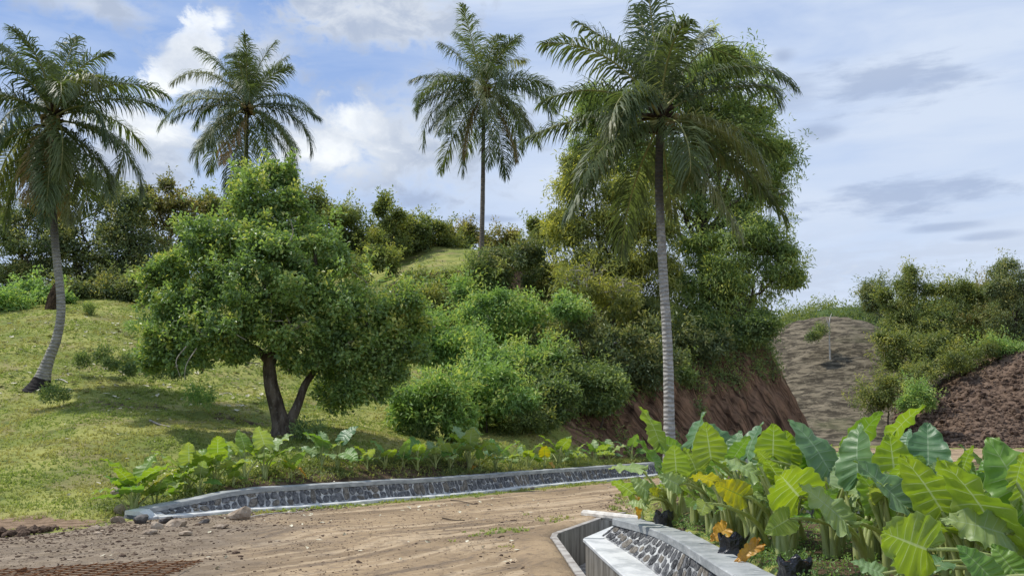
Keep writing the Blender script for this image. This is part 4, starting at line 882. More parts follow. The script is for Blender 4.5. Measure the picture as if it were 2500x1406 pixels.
# small plants on the slope
for i, (px, py, rx, ry, d, lab, mt) in enumerate([
  (485, 965, 36, 24, 29.5, 'bright light-green fern-like bush on the grass left of the cashew trunk', M_bush),
  (220, 752, 11, 15, 45.5, 'tiny dark seedling on top of the mound', M_weed), (250, 865, 14, 26, 34, 'tallest of the dark weeds on the grass right of the bent palm', M_weed),
  (200, 880, 15, 16, 33.6, 'dark weed nearest to the bent palm trunk', M_weed), (320, 880, 17, 24, 33.6, 'dark weed left of the cashew crown edge', M_weed),
  (318, 905, 14, 9, 32.6, 'flattest dark weed under the others on the grass', M_weed), (270, 893, 18, 11, 33, 'low dark weed patch in the middle of the weed group', M_weed),
  (385, 905, 32, 14, 32.0, 'dark weed patch under the left edge of the cashew crown', M_weed), (440, 910, 22, 12, 31.8, 'small dark weed at the left of the cashew shade', M_weed),
  (135, 965, 40, 16, 29.5, 'low dark weed patch in the shade below the bent palm', M_weed), (330, 800, 26, 15, 42, 'small bush on the grass beside the upper left cashew edge', M_bush),
  (760, 1085, 42, 26, 25.6, 'small dark leafy plant at the foot of the cashew trunk', M_weed), (1270, 1060, 60, 34, 34.3, 'dry grey weeds at the foot of the small red cut', M_mid),
  (1020, 1060, 40, 14, 31.2, 'low weeds on the grass in front of the lowest rounded shrub', M_weed), (2005, 808, 14, 16, 104, 'lone small shrub on the bare mown hill', M_far), (1985, 822, 12, 9, 103, 'low shrub left of the lone shrub on the mown hill', M_far)]):
    c, r_ = lobe(px, py, rx, ry, d); b = np.array([c[0], c[1], gh(c[0], c[1])]); c[2] = max(c[2], b[2] + r_[2] * .6)
    make_tree('bush' if rx > 25 else 'weed', b, [(c, r_)], mt, lab, 'plant', 90 if d < 60 else 14, .12 if d < 60 else .3, 300 + i, 0, 6, .3, droop=-.1, limbs=False, rag=0)
# trees on the right, beyond the road
FT = dict(aspect=.3, droop=.45, k=6)
for i, (px, d, lb, lab, mt, lf, tr) in enumerate([
  (2140, 128, [(2138, 705, 34, 26), (2130, 735, 30, 25), (2150, 760, 30, 30)], 'dark round tree on the shoulder of the far ridge', M_dark, .42, .12),
  (2215, 100, [(2215, 685, 26, 30), (2235, 715, 42, 30), (2190, 735, 40, 35), (2230, 770, 60, 40), (2190, 800, 50, 40)], 'tall light green tree right of the mown hill top', M_mid, .36, .14),
  (2200, 92, [(2180, 850, 50, 36), (2240, 840, 60, 40), (2210, 880, 60, 30), (2290, 880, 60, 40)], 'leafy tree in the dip between the mown hill and the rubble slope', M_mid, .34, .12),
  (2150, 84, [(2140, 955, 50, 40), (2190, 970, 55, 45), (2120, 990, 35, 35), (2230, 930, 40, 35)], 'dark green thicket tree low in front of the mown hill', M_mid, .30, .1),
  (2330, 98, [(2330, 700, 32, 24), (2345, 740, 40, 30), (2300, 790, 60, 45), (2340, 830, 70, 45)], 'thin feathery tree with pale stems left of the dark right-edge tree', M_mid, .36, .14),
  (2400, 102, [(2400, 720, 45, 35), (2380, 770, 55, 40), (2420, 800, 60, 45)], 'bronze-green tree behind the rubble slope', M_brown, .36, .14),
  (2470, 94, [(2470, 665, 50, 34), (2500, 720, 60, 50), (2440, 700, 36, 30), (2460, 780, 60, 50), (2520, 800, 60, 50)], 'large dark tree at the right edge above the rubble slope', M_dark, .34, .2),
  (2300, 88, [(2270, 905, 50, 30), (2340, 890, 50, 28), (2400, 860, 50, 24)], 'pale green scrub along the crest of the rubble slope', M_mid, .30, 0),
  (2240, 79, [(2245, 960, 20, 22), (2225, 985, 22, 20), (2260, 985, 16, 14)], 'light green bush at the left foot of the rubble slope', M_bush, .28, 0),
  (2480, 88, [(2470, 845, 60, 16), (2420, 850, 40, 14)], 'low scrub above the right end of the rubble slope crest', M_bush, .28, 0)]):
    mtree('tree' if tr else 'shrub', px, d, lb, mt, lab, 'tree' if tr else 'shrub', dens=8.5, leaf=lf, seed=400 + i, trunk_r=tr, limbs=tr > .1, pale=8 if tr else 0, **FT)
# bleached dead tree on the mown hill
db = gp(2024, 830, 104); o = thing('dead_tree', db, 'bleached leafless dead tree standing on the bare mown hill', 'dead tree'); rs = np.random.RandomState(3)
part('trunk', tparts(curve([db - [0, 0, .3], P(2024, 800, 104), P(2027, 775, 104), P(2031, 765, 104)], 8), [.10, .09, .08, .07, .06, .05, .04, .02], 6, 0), [M_bone], o)
part('limb', tparts(curve([P(2024, 800, 104), P(2020, 785, 104), P(2018, 773, 104)], 5), [.06, .05, .04, .03, .02], 5, 0), [M_bone], o)
# ridge scrub, one mass
rs = np.random.RandomState(55); cx_ = rs.uniform(30, 95, 420); cy_ = rs.uniform(112, 158, 420); k_ = rs.randint(0, 420, 7000); hh_ = rs.uniform(.6, 2.6, 420); xs = cx_[k_] + rs.normal(0, 1.1, 7000); ys = cy_[k_] + rs.normal(0, 1.1, 7000); zz, mk, _ = height(xs, ys, True); ok = mk['m_scrub'] > .4; top_ = (hh_[k_] * np.exp(-((xs - cx_[k_]) ** 2 + (ys - cy_[k_]) ** 2) / 2.4))[ok]; xs, ys, zz = xs[ok], ys[ok], zz[ok]
C = np.stack([xs, ys, zz + rs.uniform(.1, 1., len(xs)) * (.3 + top_)], 1)
V, Fc, var = leaf_cloud(rs, C, np.tile([[0, -.3, 1.]], (len(C), 1)), 9, .45, .5, .35, .0, var0=.5 + .5 * fbm(xs * .15, ys * .15, 3))
o = kind(link('ridge_scrub', mesh_np('ridge_scrub', [(V, Fc, 0)], [M_mid], attrs={'var': var})), 'stuff'); tag(o, 'low green scrub covering the far ridge', 'scrub')
# hanging weeds on the top of the cut bank, one mass
xs = rs.uniform(0, 16, 26000); ys = rs.uniform(31, 50, 26000); zz, mk, (qa, qk, qb) = height(xs, ys, True)
ok = ((qk > 1.7) & (qk < 4.6) & (xs > 1)) | ((qk > 0) & (qk < 3) & (xs > .3) & (fbm(xs * .8, ys * .8, 3) > .5)); xs, ys, zz = xs[ok], ys[ok], zz[ok]
C = np.stack([xs, ys, zz + rs.uniform(.0, .35, len(xs))], 1)
V, Fc, var = leaf_cloud(rs, C, np.tile([[0, -.6, .6]], (len(C), 1)), 6, .16, .2, .26, .4, var0=rs.uniform(0, 1, len(C)))
o = kind(link('bank_weeds', mesh_np('bank_weeds', [(V, Fc, 0)], [M_weed], attrs={'var': var})), 'stuff'); tag(o, 'weeds and creepers trailing over the top of the cut bank', 'weeds')

# ------------------------------------------------------------------ taro leaves
def taro_leaf_mesh(name, rs, mat, wave=.05, fold=.16, droop=.25, torn=0.0, ruff=1.0):
    out = np.array([(0, -.01), (.07, -.13), (.17, -.235), (.29, -.225), (.375, -.10), (.40, .07), (.385, .27), (.325, .48), (.235, .68), (.13, .85), (.045, .965), (0, 1.0)])
    nq, nr = 40, 7; M_ = curve(out, nq + 1); q = np.linspace(0, 1, nq + 1)
    mid = np.stack([np.zeros(nq + 1), np.clip((q - .30) / .70, 0, 1) ** 1.08], 1); mid[0] = (0, 0)
    Vs = []; UV = []; Fq = []; o = 0
    for sg_ in (-1, 1):
        ph = rs.rand() * 9; rim = 1 + .045 * np.cos(q * 11 * 2 * np.pi) * sst(q, .06, .2) * ruff + rs.normal(0, .012, nq + 1) - torn * (rs.rand(nq + 1) > .86) * rs.uniform(.2, .5, nq + 1)
        for j in range(nr + 1):
            u = (j / nr); b = mid + (M_ - mid) * (u * (rim[:, None] if u > .8 else 1)); x, y = b[:, 0] * sg_, b[:, 1]
            corr = np.cos(q * 11 * 2 * np.pi) * .017 * math.sin(min(u * 1.15, 1) * math.pi * .8)
            wv = wave * u ** 2.2 * (np.sin(q * 24 + ph) * .6 + np.sin(q * 41 + ph * 2) * .5 + rs.normal(0, .25, nq + 1)) * sst(q, 0, .15) * sst(q, 1.02, .85)
            z = fold * np.abs(x) ** 1.1 + corr + wv - droop * np.clip(y - .25, 0, 1) ** 2 - droop * .8 * np.clip(-y, 0, 1) * 1.2 - .25 * droop * np.abs(x) ** 2 * 4
            Vs.append(np.stack([x, y, z], 1)); UV.append(np.stack([np.full(nq + 1, u), q], 1))
        i, j = np.meshgrid(np.arange(nr), np.arange(nq), indexing='ij'); v = o + (i * (nq + 1) + j).ravel()
        f = np.stack([v, v + nq + 1, v + nq + 2, v + 1], 1); Fq.append(f if sg_ > 0 else f[:, ::-1]); o += (nr + 1) * (nq + 1)
    V = np.concatenate(Vs); Fc = np.concatenate(Fq)
    return mesh_np(name, [(V, Fc, 0)], [mat], smooth=True, uv=np.concatenate(UV))
LV = {}
rs = np.random.RandomState(77)
for tn_ in LM:
    LV[tn_] = [taro_leaf_mesh('leaf_blade', rs, LM[tn_], wave=rs.uniform(.035, .075) * (1.5 if tn_ in ('pale', 'gold', 'yellow') else 1), fold=rs.uniform(.05, .3), droop=rs.uniform(.08, .42), torn=(.35 if tn_ in ('pale', 'gold') else .03), ruff=(1.9 if tn_ == 'pale' else 1)) for _ in range(5)]
def place_leaf(root, tone, A, yv, nrm, Ln, wd=1.0, rs=rs, idx=None, label=None):
    """A attach point, yv direction to the tip, nrm upper-side normal"""
    y = unit(np.asarray(yv, float)); n_ = np.asarray(nrm, float); n_ = unit(n_ - y * (n_ @ y)); x = np.cross(y, n_)
    me = LV[tone][rs.randint(5) if idx is None else idx]
    o = link('leaf', me, root); b = np.array(root.location)
    o.matrix_local = Matrix(((x[0] * Ln * wd, y[0] * Ln, n_[0] * Ln, A[0] - b[0]), (x[1] * Ln * wd, y[1] * Ln, n_[1] * Ln, A[1] - b[1]), (x[2] * Ln * wd, y[2] * Ln, n_[2] * Ln, A[2] - b[2]), (0, 0, 0, 1)))
    if label: o['label'] = label
    return o
def stalk(root, B, A, r0, r1, rs, endv=None, sides=7):
    B = np.asarray(B, float); A = np.asarray(A, float); L_ = np.linalg.norm(A - B)
    horiz = A - B; horiz[2] = 0
    mid1 = B + (A - B) * .35 + np.array([0, 0, .10 * L_]) - horiz * .12; mid2 = B + (A - B) * .75 + np.array([0, 0, .07 * L_]) - horiz * .05
    pts = curve([B, mid1, mid2, A], 12); f = np.linspace(0, 1, 12)
    rad = r1 + (r0 - r1) * (1 - f) ** 1.3; rad[:4] *= np.array([1.35, 1.25, 1.15, 1.05])
    return part('stalk', tparts(pts, rad, sides, 0, cap=False), [M_stalk], root, smooth=True)
def taro(x, y, h, nl, seed, label, tones, group=None, leafL=(.3, .45), lean=None, spreadf=.45, yel=0, z=None):
    rs = np.random.RandomState(seed); b = np.array([x, y, gh(x, y) if z is None else z]); root = thing('taro_plant', b, label, 'plant', group)
    a0 = rs.rand() * 360
    for i in range(nl):
        a = R(a0 + i * 137.5 + rs.uniform(-20, 20)); g_ = i / max(1, nl - 1); hh_ = h * (1 - .45 * g_) * rs.uniform(.88, 1.08); rr_ = h * spreadf * (.25 + .75 * g_) * rs.uniform(.7, 1.2)
        A = b + np.array([math.cos(a) * rr_, math.sin(a) * rr_, hh_ * .70]); L_ = rs.uniform(*leafL) * (1 - .25 * (i == nl - 1))
        up = .95 - .95 * g_ + rs.uniform(-.25, .2); yv = np.array([math.cos(a), math.sin(a), up * 1.2]); n_ = np.array([-math.cos(a) * up * .9, -math.sin(a) * up * .9, .8]) + rs.normal(0, .22, 3)
        tn_ = tones[rs.randint(len(tones))]
        if i >= nl - yel: tn_ = 'gold' if rs.rand() < .5 else 'yellow'; A[2] = b[2] + h * .25; yv[2] = -1.2
        place_leaf(root, tn_, A, yv, n_, L_, rs.uniform(.85, 1.1), rs); stalk(root, b + rs.uniform(-.03, .03, 3) * [1, 1, 0] - [0, 0, .03], A, .024 * h / .8, .009, rs)
    return root
# row behind the far retaining wall: (pixel x, distance, height, leaves, tones, label)
def wall_pt(px, back):
    """point on the planted strip seen at pixel column px, back metres behind the coping"""
    l = offs(WL, .75 + back); pxs = CX + F * l[:, 0] / l[:, 1]; i = int(np.argmin(np.abs(pxs - px))); return l[i]
row = [(318, .15, .78, 6, 'small', 'taro plant at the very left end of the retaining wall, beside the rocks'), (352, .35, .98, 7, 'big', 'leafy taro with rounded upright leaves, second from the left end of the wall'),
 (405, .35, .70, 5, 'yel', 'taro with a flat bright yellow leaf and an orange withered one'), (452, .5, .6, 5, 'small', 'short taro between the yellow-leaved one and the tall clump'), (475, .9, .95, 7, 'big', 'tall taro clump with large upright pleated leaves behind the wall'),
 (505, .4, .6, 4, 'small', 'low taro in front of the tall clump behind the wall'), (535, .6, .95, 5, 'pale', 'tall taro with one pale fan-shaped sunlit leaf'), (572, .3, .42, 4, 'small', 'very small taro left of the slender pair'),
 (612, .6, .92, 4, 'pale', 'slender taro with long pale stalks below the cashew trunk'), (655, .5, .88, 5, 'pale', 'slender taro with pleated pale leaves just left of the cashew roots'), (725, .4, .5, 5, 'yel', 'short yellowing taro with a fallen yellow leaf'),
 (800, .9, .72, 5, 'big', 'broad taro with wavy leaves left of the two dark upright leaves'), (838, .6, .95, 3, 'dark', 'taro with two tall dark upright leaves behind the wall'), (862, .3, .35, 3, 'small', 'tiny taro with one limp light leaf by the coping'),
 (905, .5, .5, 4, 'small', 'small taro right of the two dark upright leaves'), (940, .5, .5, 4, 'small', 'small pointed taro in the shaded gap of the row'), (985, .5, .52, 4, 'dark', 'small dark taro left of the single upright spear leaf'),
 (1022, .4, .68, 4, 'small', 'taro with a single upright spear leaf'), (1065, .5, .62, 5, 'small', 'taro with small leaves between the spear leaf and the blue-green one'), (1095, .5, .75, 5, 'blue', 'blue-green taro left of the biggest clump in the wall row'),
 (1150, .7, 1.15, 8, 'big', 'biggest taro clump of the wall row, with wide ragged leaves'), (1178, .3, .5, 3, 'yel', 'small taro with a curled yellow leaf right of the biggest clump'), (1215, .5, .78, 6, 'blue', 'blue-green taro right of the biggest clump'),
 (1250, .4, .6, 5, 'pale', 'pale drooping taro in the middle of the right half of the row'), (1290, .5, .75, 5, 'small', 'taro with raised leaves in front of the small red cut'), (1330, .3, .5, 4, 'yel', 'short taro with a dry stalk in front of the small red cut'),
 (1362, .5, .95, 7, 'big', 'bushy taro with bright leaves against the red earth'), (1400, .4, .6, 5, 'pale', 'low pale taro right of the bushy one against the red earth'), (1448, .5, .72, 6, 'small', 'taro with spreading leaves near the shaded bank'),
 (1485, .5, .7, 6, 'blue', 'blue-green taro with crossed leaves near the shaded bank'), (1535, .6, .85, 5, 'dark', 'dark taro farthest right of the wall row before the big leaves')]
TON = {'small': ['green', 'lime', 'pale'], 'big': ['lime', 'pale', 'lime', 'pale'], 'yel': ['lime', 'yellow', 'green'], 'pale': ['pale', 'lime', 'pale', 'lime'], 'dark': ['green', 'blue'], 'blue': ['blue', 'green', 'pale']}
for i, (px, back, h, nl, kd, lab) in enumerate(row):
    x, y = wall_pt(px, back)[:2]; h_ = h * 1.22
    taro(x, y, h_, nl, 500 + i, lab, TON[kd], 'taro plants in a row behind the far retaining wall', (.32 * h_ + .15, .45 * h_ + .20), yel=1 if kd == 'yel' else 0, spreadf=.38)

# giant taro bed on the right: leaves one by one
# (plant, tone, attach px, tip px, apparent width px, distance, seen side: 'u' underside / 't' top)
GL = [
 (0,'lime',(1610,1080),(1572,984),40,12.6,'u'), (0,'green',(1606,1139),(1561,1066),20,12.4,'t'), (0,'green',(1615,1085),(1670,1090),40,12.8,'u'),
 (1,'lime',(1651,1150),(1640,1080),66,11.6,'u'), (1,'pale',(1657,1182),(1608,1158),46,11.2,'t'), (1,'lime',(1700,1150),(1672,1085),45,11.9,'u'),
 (2,'lime',(1736,1120),(1716,1026),84,11.2,'u'), (2,'blue',(1690,1085),(1723,1000),24,11.9,'t'), (2,'blue',(1780,1098),(1733,1024),38,12.0,'t'),
 (3,'blue',(1788,1108),(1809,1046),44,11.7,'t'), (3,'green',(1792,1116),(1826,1060),34,11.0,'u'), (3,'pale',(1843,1158),(1766,1113),32,10.2,'t'),
 (4,'blue',(1824,1112),(1860,1022),38,11.4,'t'), (4,'lime',(1887,1112),(1877,1028),84,10.6,'u'), (4,'lime',(1927,1120),(1914,1046),60,10.7,'u'),
 (5,'green',(1976,1130),(1962,1050),50,10.8,'t'), (5,'blue',(2026,1150),(1955,1010),72,10.2,'t'), (5,'lime',(1870,1120),(1845,1098),30,10.2,'u'),
 (6,'green',(2085,1090),(2135,998),58,10.6,'u'), (6,'blue',(2094,1162),(2101,1026),86,9.6,'t'), (6,'lime',(2178,1060),(2241,982),36,10.4,'u'),
 (7,'lime',(2186,1172),(2158,1050),108,9.3,'u'), (7,'blue',(2208,1096),(2224,1042),36,10.6,'t'), (7,'green',(2150,1240),(2098,1140),66,9.0,'u'),
 (8,'blue',(2266,1134),(2284,1026),100,9.8,'t'), (8,'pale',(2290,1150),(2320,1130),40,9.6,'t'),
 (9,'blue',(2211,1238),(2102,1116),58,8.6,'t'), (9,'lime',(2300,1246),(2190,1098),108,8.0,'u'),
 (10,'lime',(2432,1294),(2284,1098),104,7.5,'u'), (10,'pale',(2452,1302),(2316,1258),92,7.3,'t'),
 (11,'green',(2520,1250),(2440,1062),150,7.8,'t'), (11,'green',(2405,1165),(2418,1108),38,10.2,'t'),
 (12,'lime',(2262,1340),(2110,1284),150,7.0,'u'), (12,'pale',(2155,1400),(2084,1368),36,7.0,'t'), (12,'blue',(2300,1370),(2220,1392),40,7.2,'t'),
 (13,'green',(2420,1410),(2352,1330),66,6.8,'t'), (13,'green',(2480,1400),(2440,1330),70,7.0,'t'),
 (14,'lime',(1950,1210),(1862,1136),135,8.9,'u'), (14,'pale',(2062,1272),(1964,1176),62,8.6,'t'),
 (15,'yellow',(1812,1210),(1736,1176),66,9.4,'u'), (15,'yellow',(1742,1174),(1680,1152),26,9.8,'u'), (15,'pale',(1722,1228),(1718,1260),42,10.0,'u'),
 (16,'lime',(1926,1266),(1880,1304),64,8.6,'u'), (16,'green',(1990,1240),(2040,1190),50,9.0,'u'),
 (17,'lime',(1546,1204),(1492,1164),34,13.4,'u'), (17,'pale',(1562,1144),(1486,1139),20,14.2,'t'), (17,'pale',(1582,1200),(1540,1164),42,13.0,'t'), (17,'yellow',(1606,1202),(1582,1192),22,12.6,'u'), (17,'pale',(1575,1230),(1530,1225),24,13.0,'t'),
]
GLAB = ['giant taro with one tall narrow leaf just left of the pale palm trunk', 'giant taro with a hanging heart-shaped leaf above a crinkled pale leaf', 'giant taro with a large lime heart leaf just right of the pale palm trunk',
 'giant taro with puckered blue-green leaves between the two large lime heart leaves', 'giant taro carrying a big round-topped lime leaf against the dark bank', 'giant taro with a tall crumpled dark blue-green leaf left of the mown hill foot',
 'giant taro with wide dark blue-green leaf and a lime leaf pointing right above it', 'giant taro with a broad olive leaf in the middle of the tallest cluster', 'giant taro with a broad pale blue-green leaf before the rubble slope',
 'giant taro with a long slanting lime leaf over a narrow bluish leaf', 'giant taro with a huge slanting lime leaf and ruffled pale leaf near the right edge', 'giant taro with a very large green leaf cut by the right edge of the picture',
 'nearest giant taro with a wide lime leaf pointing left', 'giant taro with dark low leaves in the bottom right corner', 'giant taro with one very broad veined leaf pointing left over the stems', 'giant taro with a yellowing crinkled leaf above the stems',
 'giant taro with a folded lime leaf low above the black bags', 'short ragged taro at the left front of the bed beside the road']
GBASE = {0: (3.0, 14.2), 1: (2.85, 12.9), 2: (3.35, 12.4), 3: (3.6, 11.8), 4: (4.1, 11.7), 5: (4.4, 11.0), 6: (4.9, 10.6), 7: (4.8, 9.9), 8: (5.3, 10.3), 9: (4.4, 9.0), 10: (5.2, 8.2), 11: (5.6, 8.6), 12: (4.3, 7.4), 13: (4.6, 7.0), 14: (3.9, 9.4), 15: (3.1, 10.8), 16: (3.6, 9.6), 17: (2.55, 14.6)}
gro = {}
rs = np.random.RandomState(91)
for q in range(46):                                                 # the rest of the standing leaves, by clump
    k_ = q % 17; bx, by = GBASE[k_]; d_ = by + rs.uniform(-.1, .5); cx_ = CX + F * bx / by; ax_ = cx_ + rs.uniform(-75, 75); az_ = rs.uniform(.75, 1.28); ay_ = HZ + (CAMZ - az_) * F / d_
    L_ = rs.uniform(.26, .42) * F / d_; an = rs.normal(0, .45); side_ = 'u' if rs.rand() < .6 else 't'
    GL.append((k_, ['lime', 'green', 'lime', 'pale', 'blue'][rs.randint(5)], (ax_, ay_), (ax_ + math.sin(an) * L_, ay_ - math.cos(an) * L_), L_ * rs.uniform(.35, .8), d_, side_))
for (k_, tn_, a_, t__, wpx, d_, side_) in GL:
    bx, by = GBASE[k_]
    if k_ not in gro: gro[k_] = thing('giant_taro', (bx, by, .33), GLAB[k_], 'plant', 'giant taro plants in the raised bed')
    A = P(*a_, d_); T = P(*t__, d_); v_ = T - A; Lp = np.linalg.norm(v_); wid = wpx * d_ / F
    L3 = max(Lp * 1.03, wid / .86); dep = math.sqrt(max(0, L3 * L3 - Lp * Lp)); v3 = v_ + np.array([0, dep * (1 if side_ == 't' else -.8) * (1 if v_[2] > 0 else -1), 0]) 
    L3 = np.linalg.norm(v3); y_ = unit(v3); view = unit(A - np.array([0, 0, CAMZ])); nb = -view if side_ == 't' else view
    nb = unit(nb - y_ * (nb @ y_)); x_ = np.cross(y_, nb); ratio = wid / (.78 * L3)
    if ratio < 1: ang = math.acos(max(.22, ratio)); sgn = 1 if rs.rand() < .5 else -1
    else: ang = 0; sgn = 1
    # keep the upper side facing upward when the leaf is seen edge-on
    cand = [nb * math.cos(ang) + x_ * math.sin(ang) * s_1 for s_1 in (1, -1)]; nb = max(cand, key=lambda c_: c_[2])
    place_leaf(gro[k_], tn_, A, v3, nb, L3, min(1.35, max(1.0, ratio)) if ratio > 1 else 1.0, rs)
    stalk(gro[k_], np.array([bx, by, .30]) + rs.uniform(-.10, .10, 3) * [1, 1, 0], A, .034, .013, rs, sides=8)
for k_, r0_ in gro.items():                                         # extra sheaths low in each clump
    bx, by = GBASE[k_]
    for q in range(6):
        a = rs.rand() * 6.28; A = np.array([bx + math.cos(a) * .35, by + math.sin(a) * .3, rs.uniform(.8, 1.15)])
        stalk(r0_, np.array([bx, by, .30]) + rs.uniform(-.08, .08, 3) * [1, 1, 0], A, .034, .014, rs)
        if q == 0 and by > 11.5: place_leaf(r0_, ['green', 'lime', 'blue', 'lime'][rs.randint(4)], A, np.array([math.cos(a), math.sin(a), rs.uniform(.0, .9)]), np.array([-math.cos(a) * .5, -math.sin(a) * .5, 1.0]), rs.uniform(.3, .5), 1, rs)
fill = [(2.75, 13.6, 0), (2.7, 12.3, 0), (2.75, 11.5, 0), (2.85, 10.9, 0), (3.0, 10.2, 0), (3.35, 11.2, 1), (3.7, 10.7, 1), (3.45, 10.0, 1), (4.0, 10.2, 1), (4.3, 9.9, 1), (3.7, 9.0, 0), (4.0, 8.5, 0), (4.6, 8.3, 1), (5.0, 9.0, 1), (5.6, 9.6, 1), (3.9, 7.9, 0),
        (3.2, 15.2, 2), (3.9, 14.2, 2), (4.7, 13.0, 2), (5.5, 12.4, 2), (6.3, 11.9, 2), (6.9, 11.0, 2), (6.6, 12.6, 2), (3.0, 16.2, 2), (4.9, 7.6, 1), (6.2, 9.4, 1), (2.7, 15.6, 0), (3.0, 13.3, 0)]
FL = ['giant taro stems crowded along the front edge of the bed just behind the near coping', 'giant taro hidden in the thick of the bed under the larger leaves', 'giant taro in the back row of the bed behind the tall leaves']
FG = ['front edge giant taros', 'inner giant taros', 'back row giant taros']
ORD = ['leftmost', 'second from left', 'third from left', 'fourth from left', 'fifth from left', 'fifth from right', 'fourth from right', 'third from right', 'second from right', 'rightmost']
def flab(i):
    z_ = fill[i][2]; same = sorted([f for f in fill if f[2] == z_], key=lambda f: f[0] / f[1]); k = same.index(fill[i]); n = len(same)
    o_ = ORD[k] if k < n - k else ORD[10 - (n - k)] if n - k <= 5 else ORD[5]
    return o_ + [' of the giant taros crowded along the edge behind the near coping', ' of the giant taros deep in the bed under larger leaves', ' of the giant taros in the far back row of the bed'][z_]
for i, (x, y, z_) in enumerate(fill):
    hgt = {0: 1.32, 1: 1.25, 2: 1.4}[z_] * (1 if y > 8.5 else .9) * (.8 if x < 3.1 and y > 12 else 1) * (.62 if y > 14.5 else 1)
    r_ = taro(x, y, hgt, 5, 700 + i, flab(i), ['lime', 'green', 'lime', 'blue', 'pale'], FG[z_], ((.26, .38) if z_ == 0 else (.32, .50)) if y < 14.5 else (.25, .36), spreadf=[.20, .26, .28][z_], z=.32); r_.name = 'giant_taro'
    rs2 = np.random.RandomState(i)
    for q in range([15, 8, 3][z_]):
        a = rs2.rand() * 6.28; A = np.array([x + math.cos(a) * .25, y + math.sin(a) * .22, .33 + hgt * rs2.uniform(.5, .75)]); stalk(r_, np.array([x, y, .29]) + rs2.uniform(-.09, .09, 3) * [1, 1, 0], A, .036, .012, rs2)
# dead leaves lying by the near wall
for (A_, T_, d_, wd, lab) in [((1772, 1290), (1735, 1318), 11.2, 1.2, 'orange butterfly-shaped dead taro leaf beside the black bag'), ((1848, 1330), (1796, 1372), 9.6, .6, 'curled yellow dead taro leaf hanging over the near coping'),
                          ((1556, 1222), (1560, 1262), 13.9, .6, 'yellow withered taro leaf hanging at the left front of the bed')]:
    A = P(*A_, d_); T = P(*T_, d_); A[2] = max(A[2], .42); T[2] = max(T[2], .375); L_ = np.linalg.norm(T - A) * 1.05
    o = thing('dead_leaf', (A[0], A[1], .34), lab, 'leaf'); place_leaf(o, 'gold', A, T - A, np.array([.2, -.7, .75]), L_ if wd > 1 else L_ * 1.1, wd, rs)
    stalk(o, np.array([A[0] + .12, A[1] + .25, .33]), A, .014, .008, rs)

# ------------------------------------------------------------------ black bags
def bag(px, py, d, w_, h_, label, seed):
    rs = np.random.RandomState(seed); c = P(px, py, d); c[2] = .33; o = thing('plastic_bag', c, label, 'bag', 'black planting bags')
    n = 22; rows_ = []; a = np.linspace(0, 2 * np.pi, n, endpoint=False); ph = rs.rand(4) * 6
    for f in np.linspace(0, 1, 9):
        r_ = w_ * .5 * (1 - .12 * f + .10 * math.sin(f * 6 + ph[0])) * (1 + .16 * np.sin(a * 3 + ph[1] + f * 3) + .05 * np.sin(a * 7 + ph[2] - f * 4) + rs.normal(0, .012, n))
        rows_.append(np.stack([np.cos(a) * r_, np.sin(a) * r_ * .85, np.full(n, h_ * f) + .03 * np.sin(a * 5 + ph[3]) * f + rs.normal(0, .008, n)], 1))
    inner = rows_[-1] * [.82, .82, 1] - [0, 0, h_ * .3]; rows_.append(inner); V = np.concatenate(rows_); i, j = np.meshgrid(np.arange(9), np.arange(n), indexing='ij')
    v = i * n + j; v1 = i * n + (j + 1) % n; part('bag_skin', [(V + c, np.stack([v, v1, v1 + n, v + n], -1).reshape(-1, 4), 0)], [M_bag], o)
    part('potting_soil', [(rows_[-1] * [.99, .99, 1] + c + [0, 0, .01], np.array([list(range(n))]), 0)], [M_soil], o)
bag(1792, 1340, 10.3, .32, .22, 'crumpled black plastic bag beside the orange leaf behind the near coping', 1)
bag(1938, 1400, 8.6, .31, .20, 'black planting bag with weeds at the bottom of the bed', 2)
bag(1622, 1270, 13.5, .28, .20, 'black plastic bag under the left stems at the far end of the near coping', 3)
# low weeds in the bed
rs = np.random.RandomState(19); n_ = 3800; ys = rs.uniform(6.5, 15, n_); xs = np.interp(ys, [6, 9.2, 12.3, 15], [2.55, 2.52, 2.45, 2.2]) + rs.rand(n_) ** 1.4 * 3.0
C = np.stack([xs, ys, .34 + rs.uniform(0, .06, n_) * (ys < 10) + .01], 1); V, Fc, var = leaf_cloud(rs, C, np.tile([[0, 0, 1.]], (n_, 1)), 4, .03, .034, .5, 0)
o = kind(link('bed_weeds', mesh_np('bed_weeds', [(V, Fc, 0)], [M_bush], attrs={'var': var * .6})), 'stuff'); tag(o, 'small weeds covering the soil under the giant taros', 'weeds')

# ------------------------------------------------------------------ log, rods, rocks, litter
lg0, lg1 = P(1425, 1248, 18.3), P(1562, 1262, 16.9); lg0[2] = .075; lg1[2] = .09
o = thing('palm_log', (lg0 + lg1) / 2, 'pale cut palm log lying across the end of the ditch', 'log'); rs = np.random.RandomState(2)
part('log_wood', tparts([lg0 + (lg1 - lg0) * f for f in np.linspace(0, 1, 14)], [.075 + .006 * (i % 2) for i in range(14)], 10, 0, bump=.15, rs=rs), [M_bone], o)
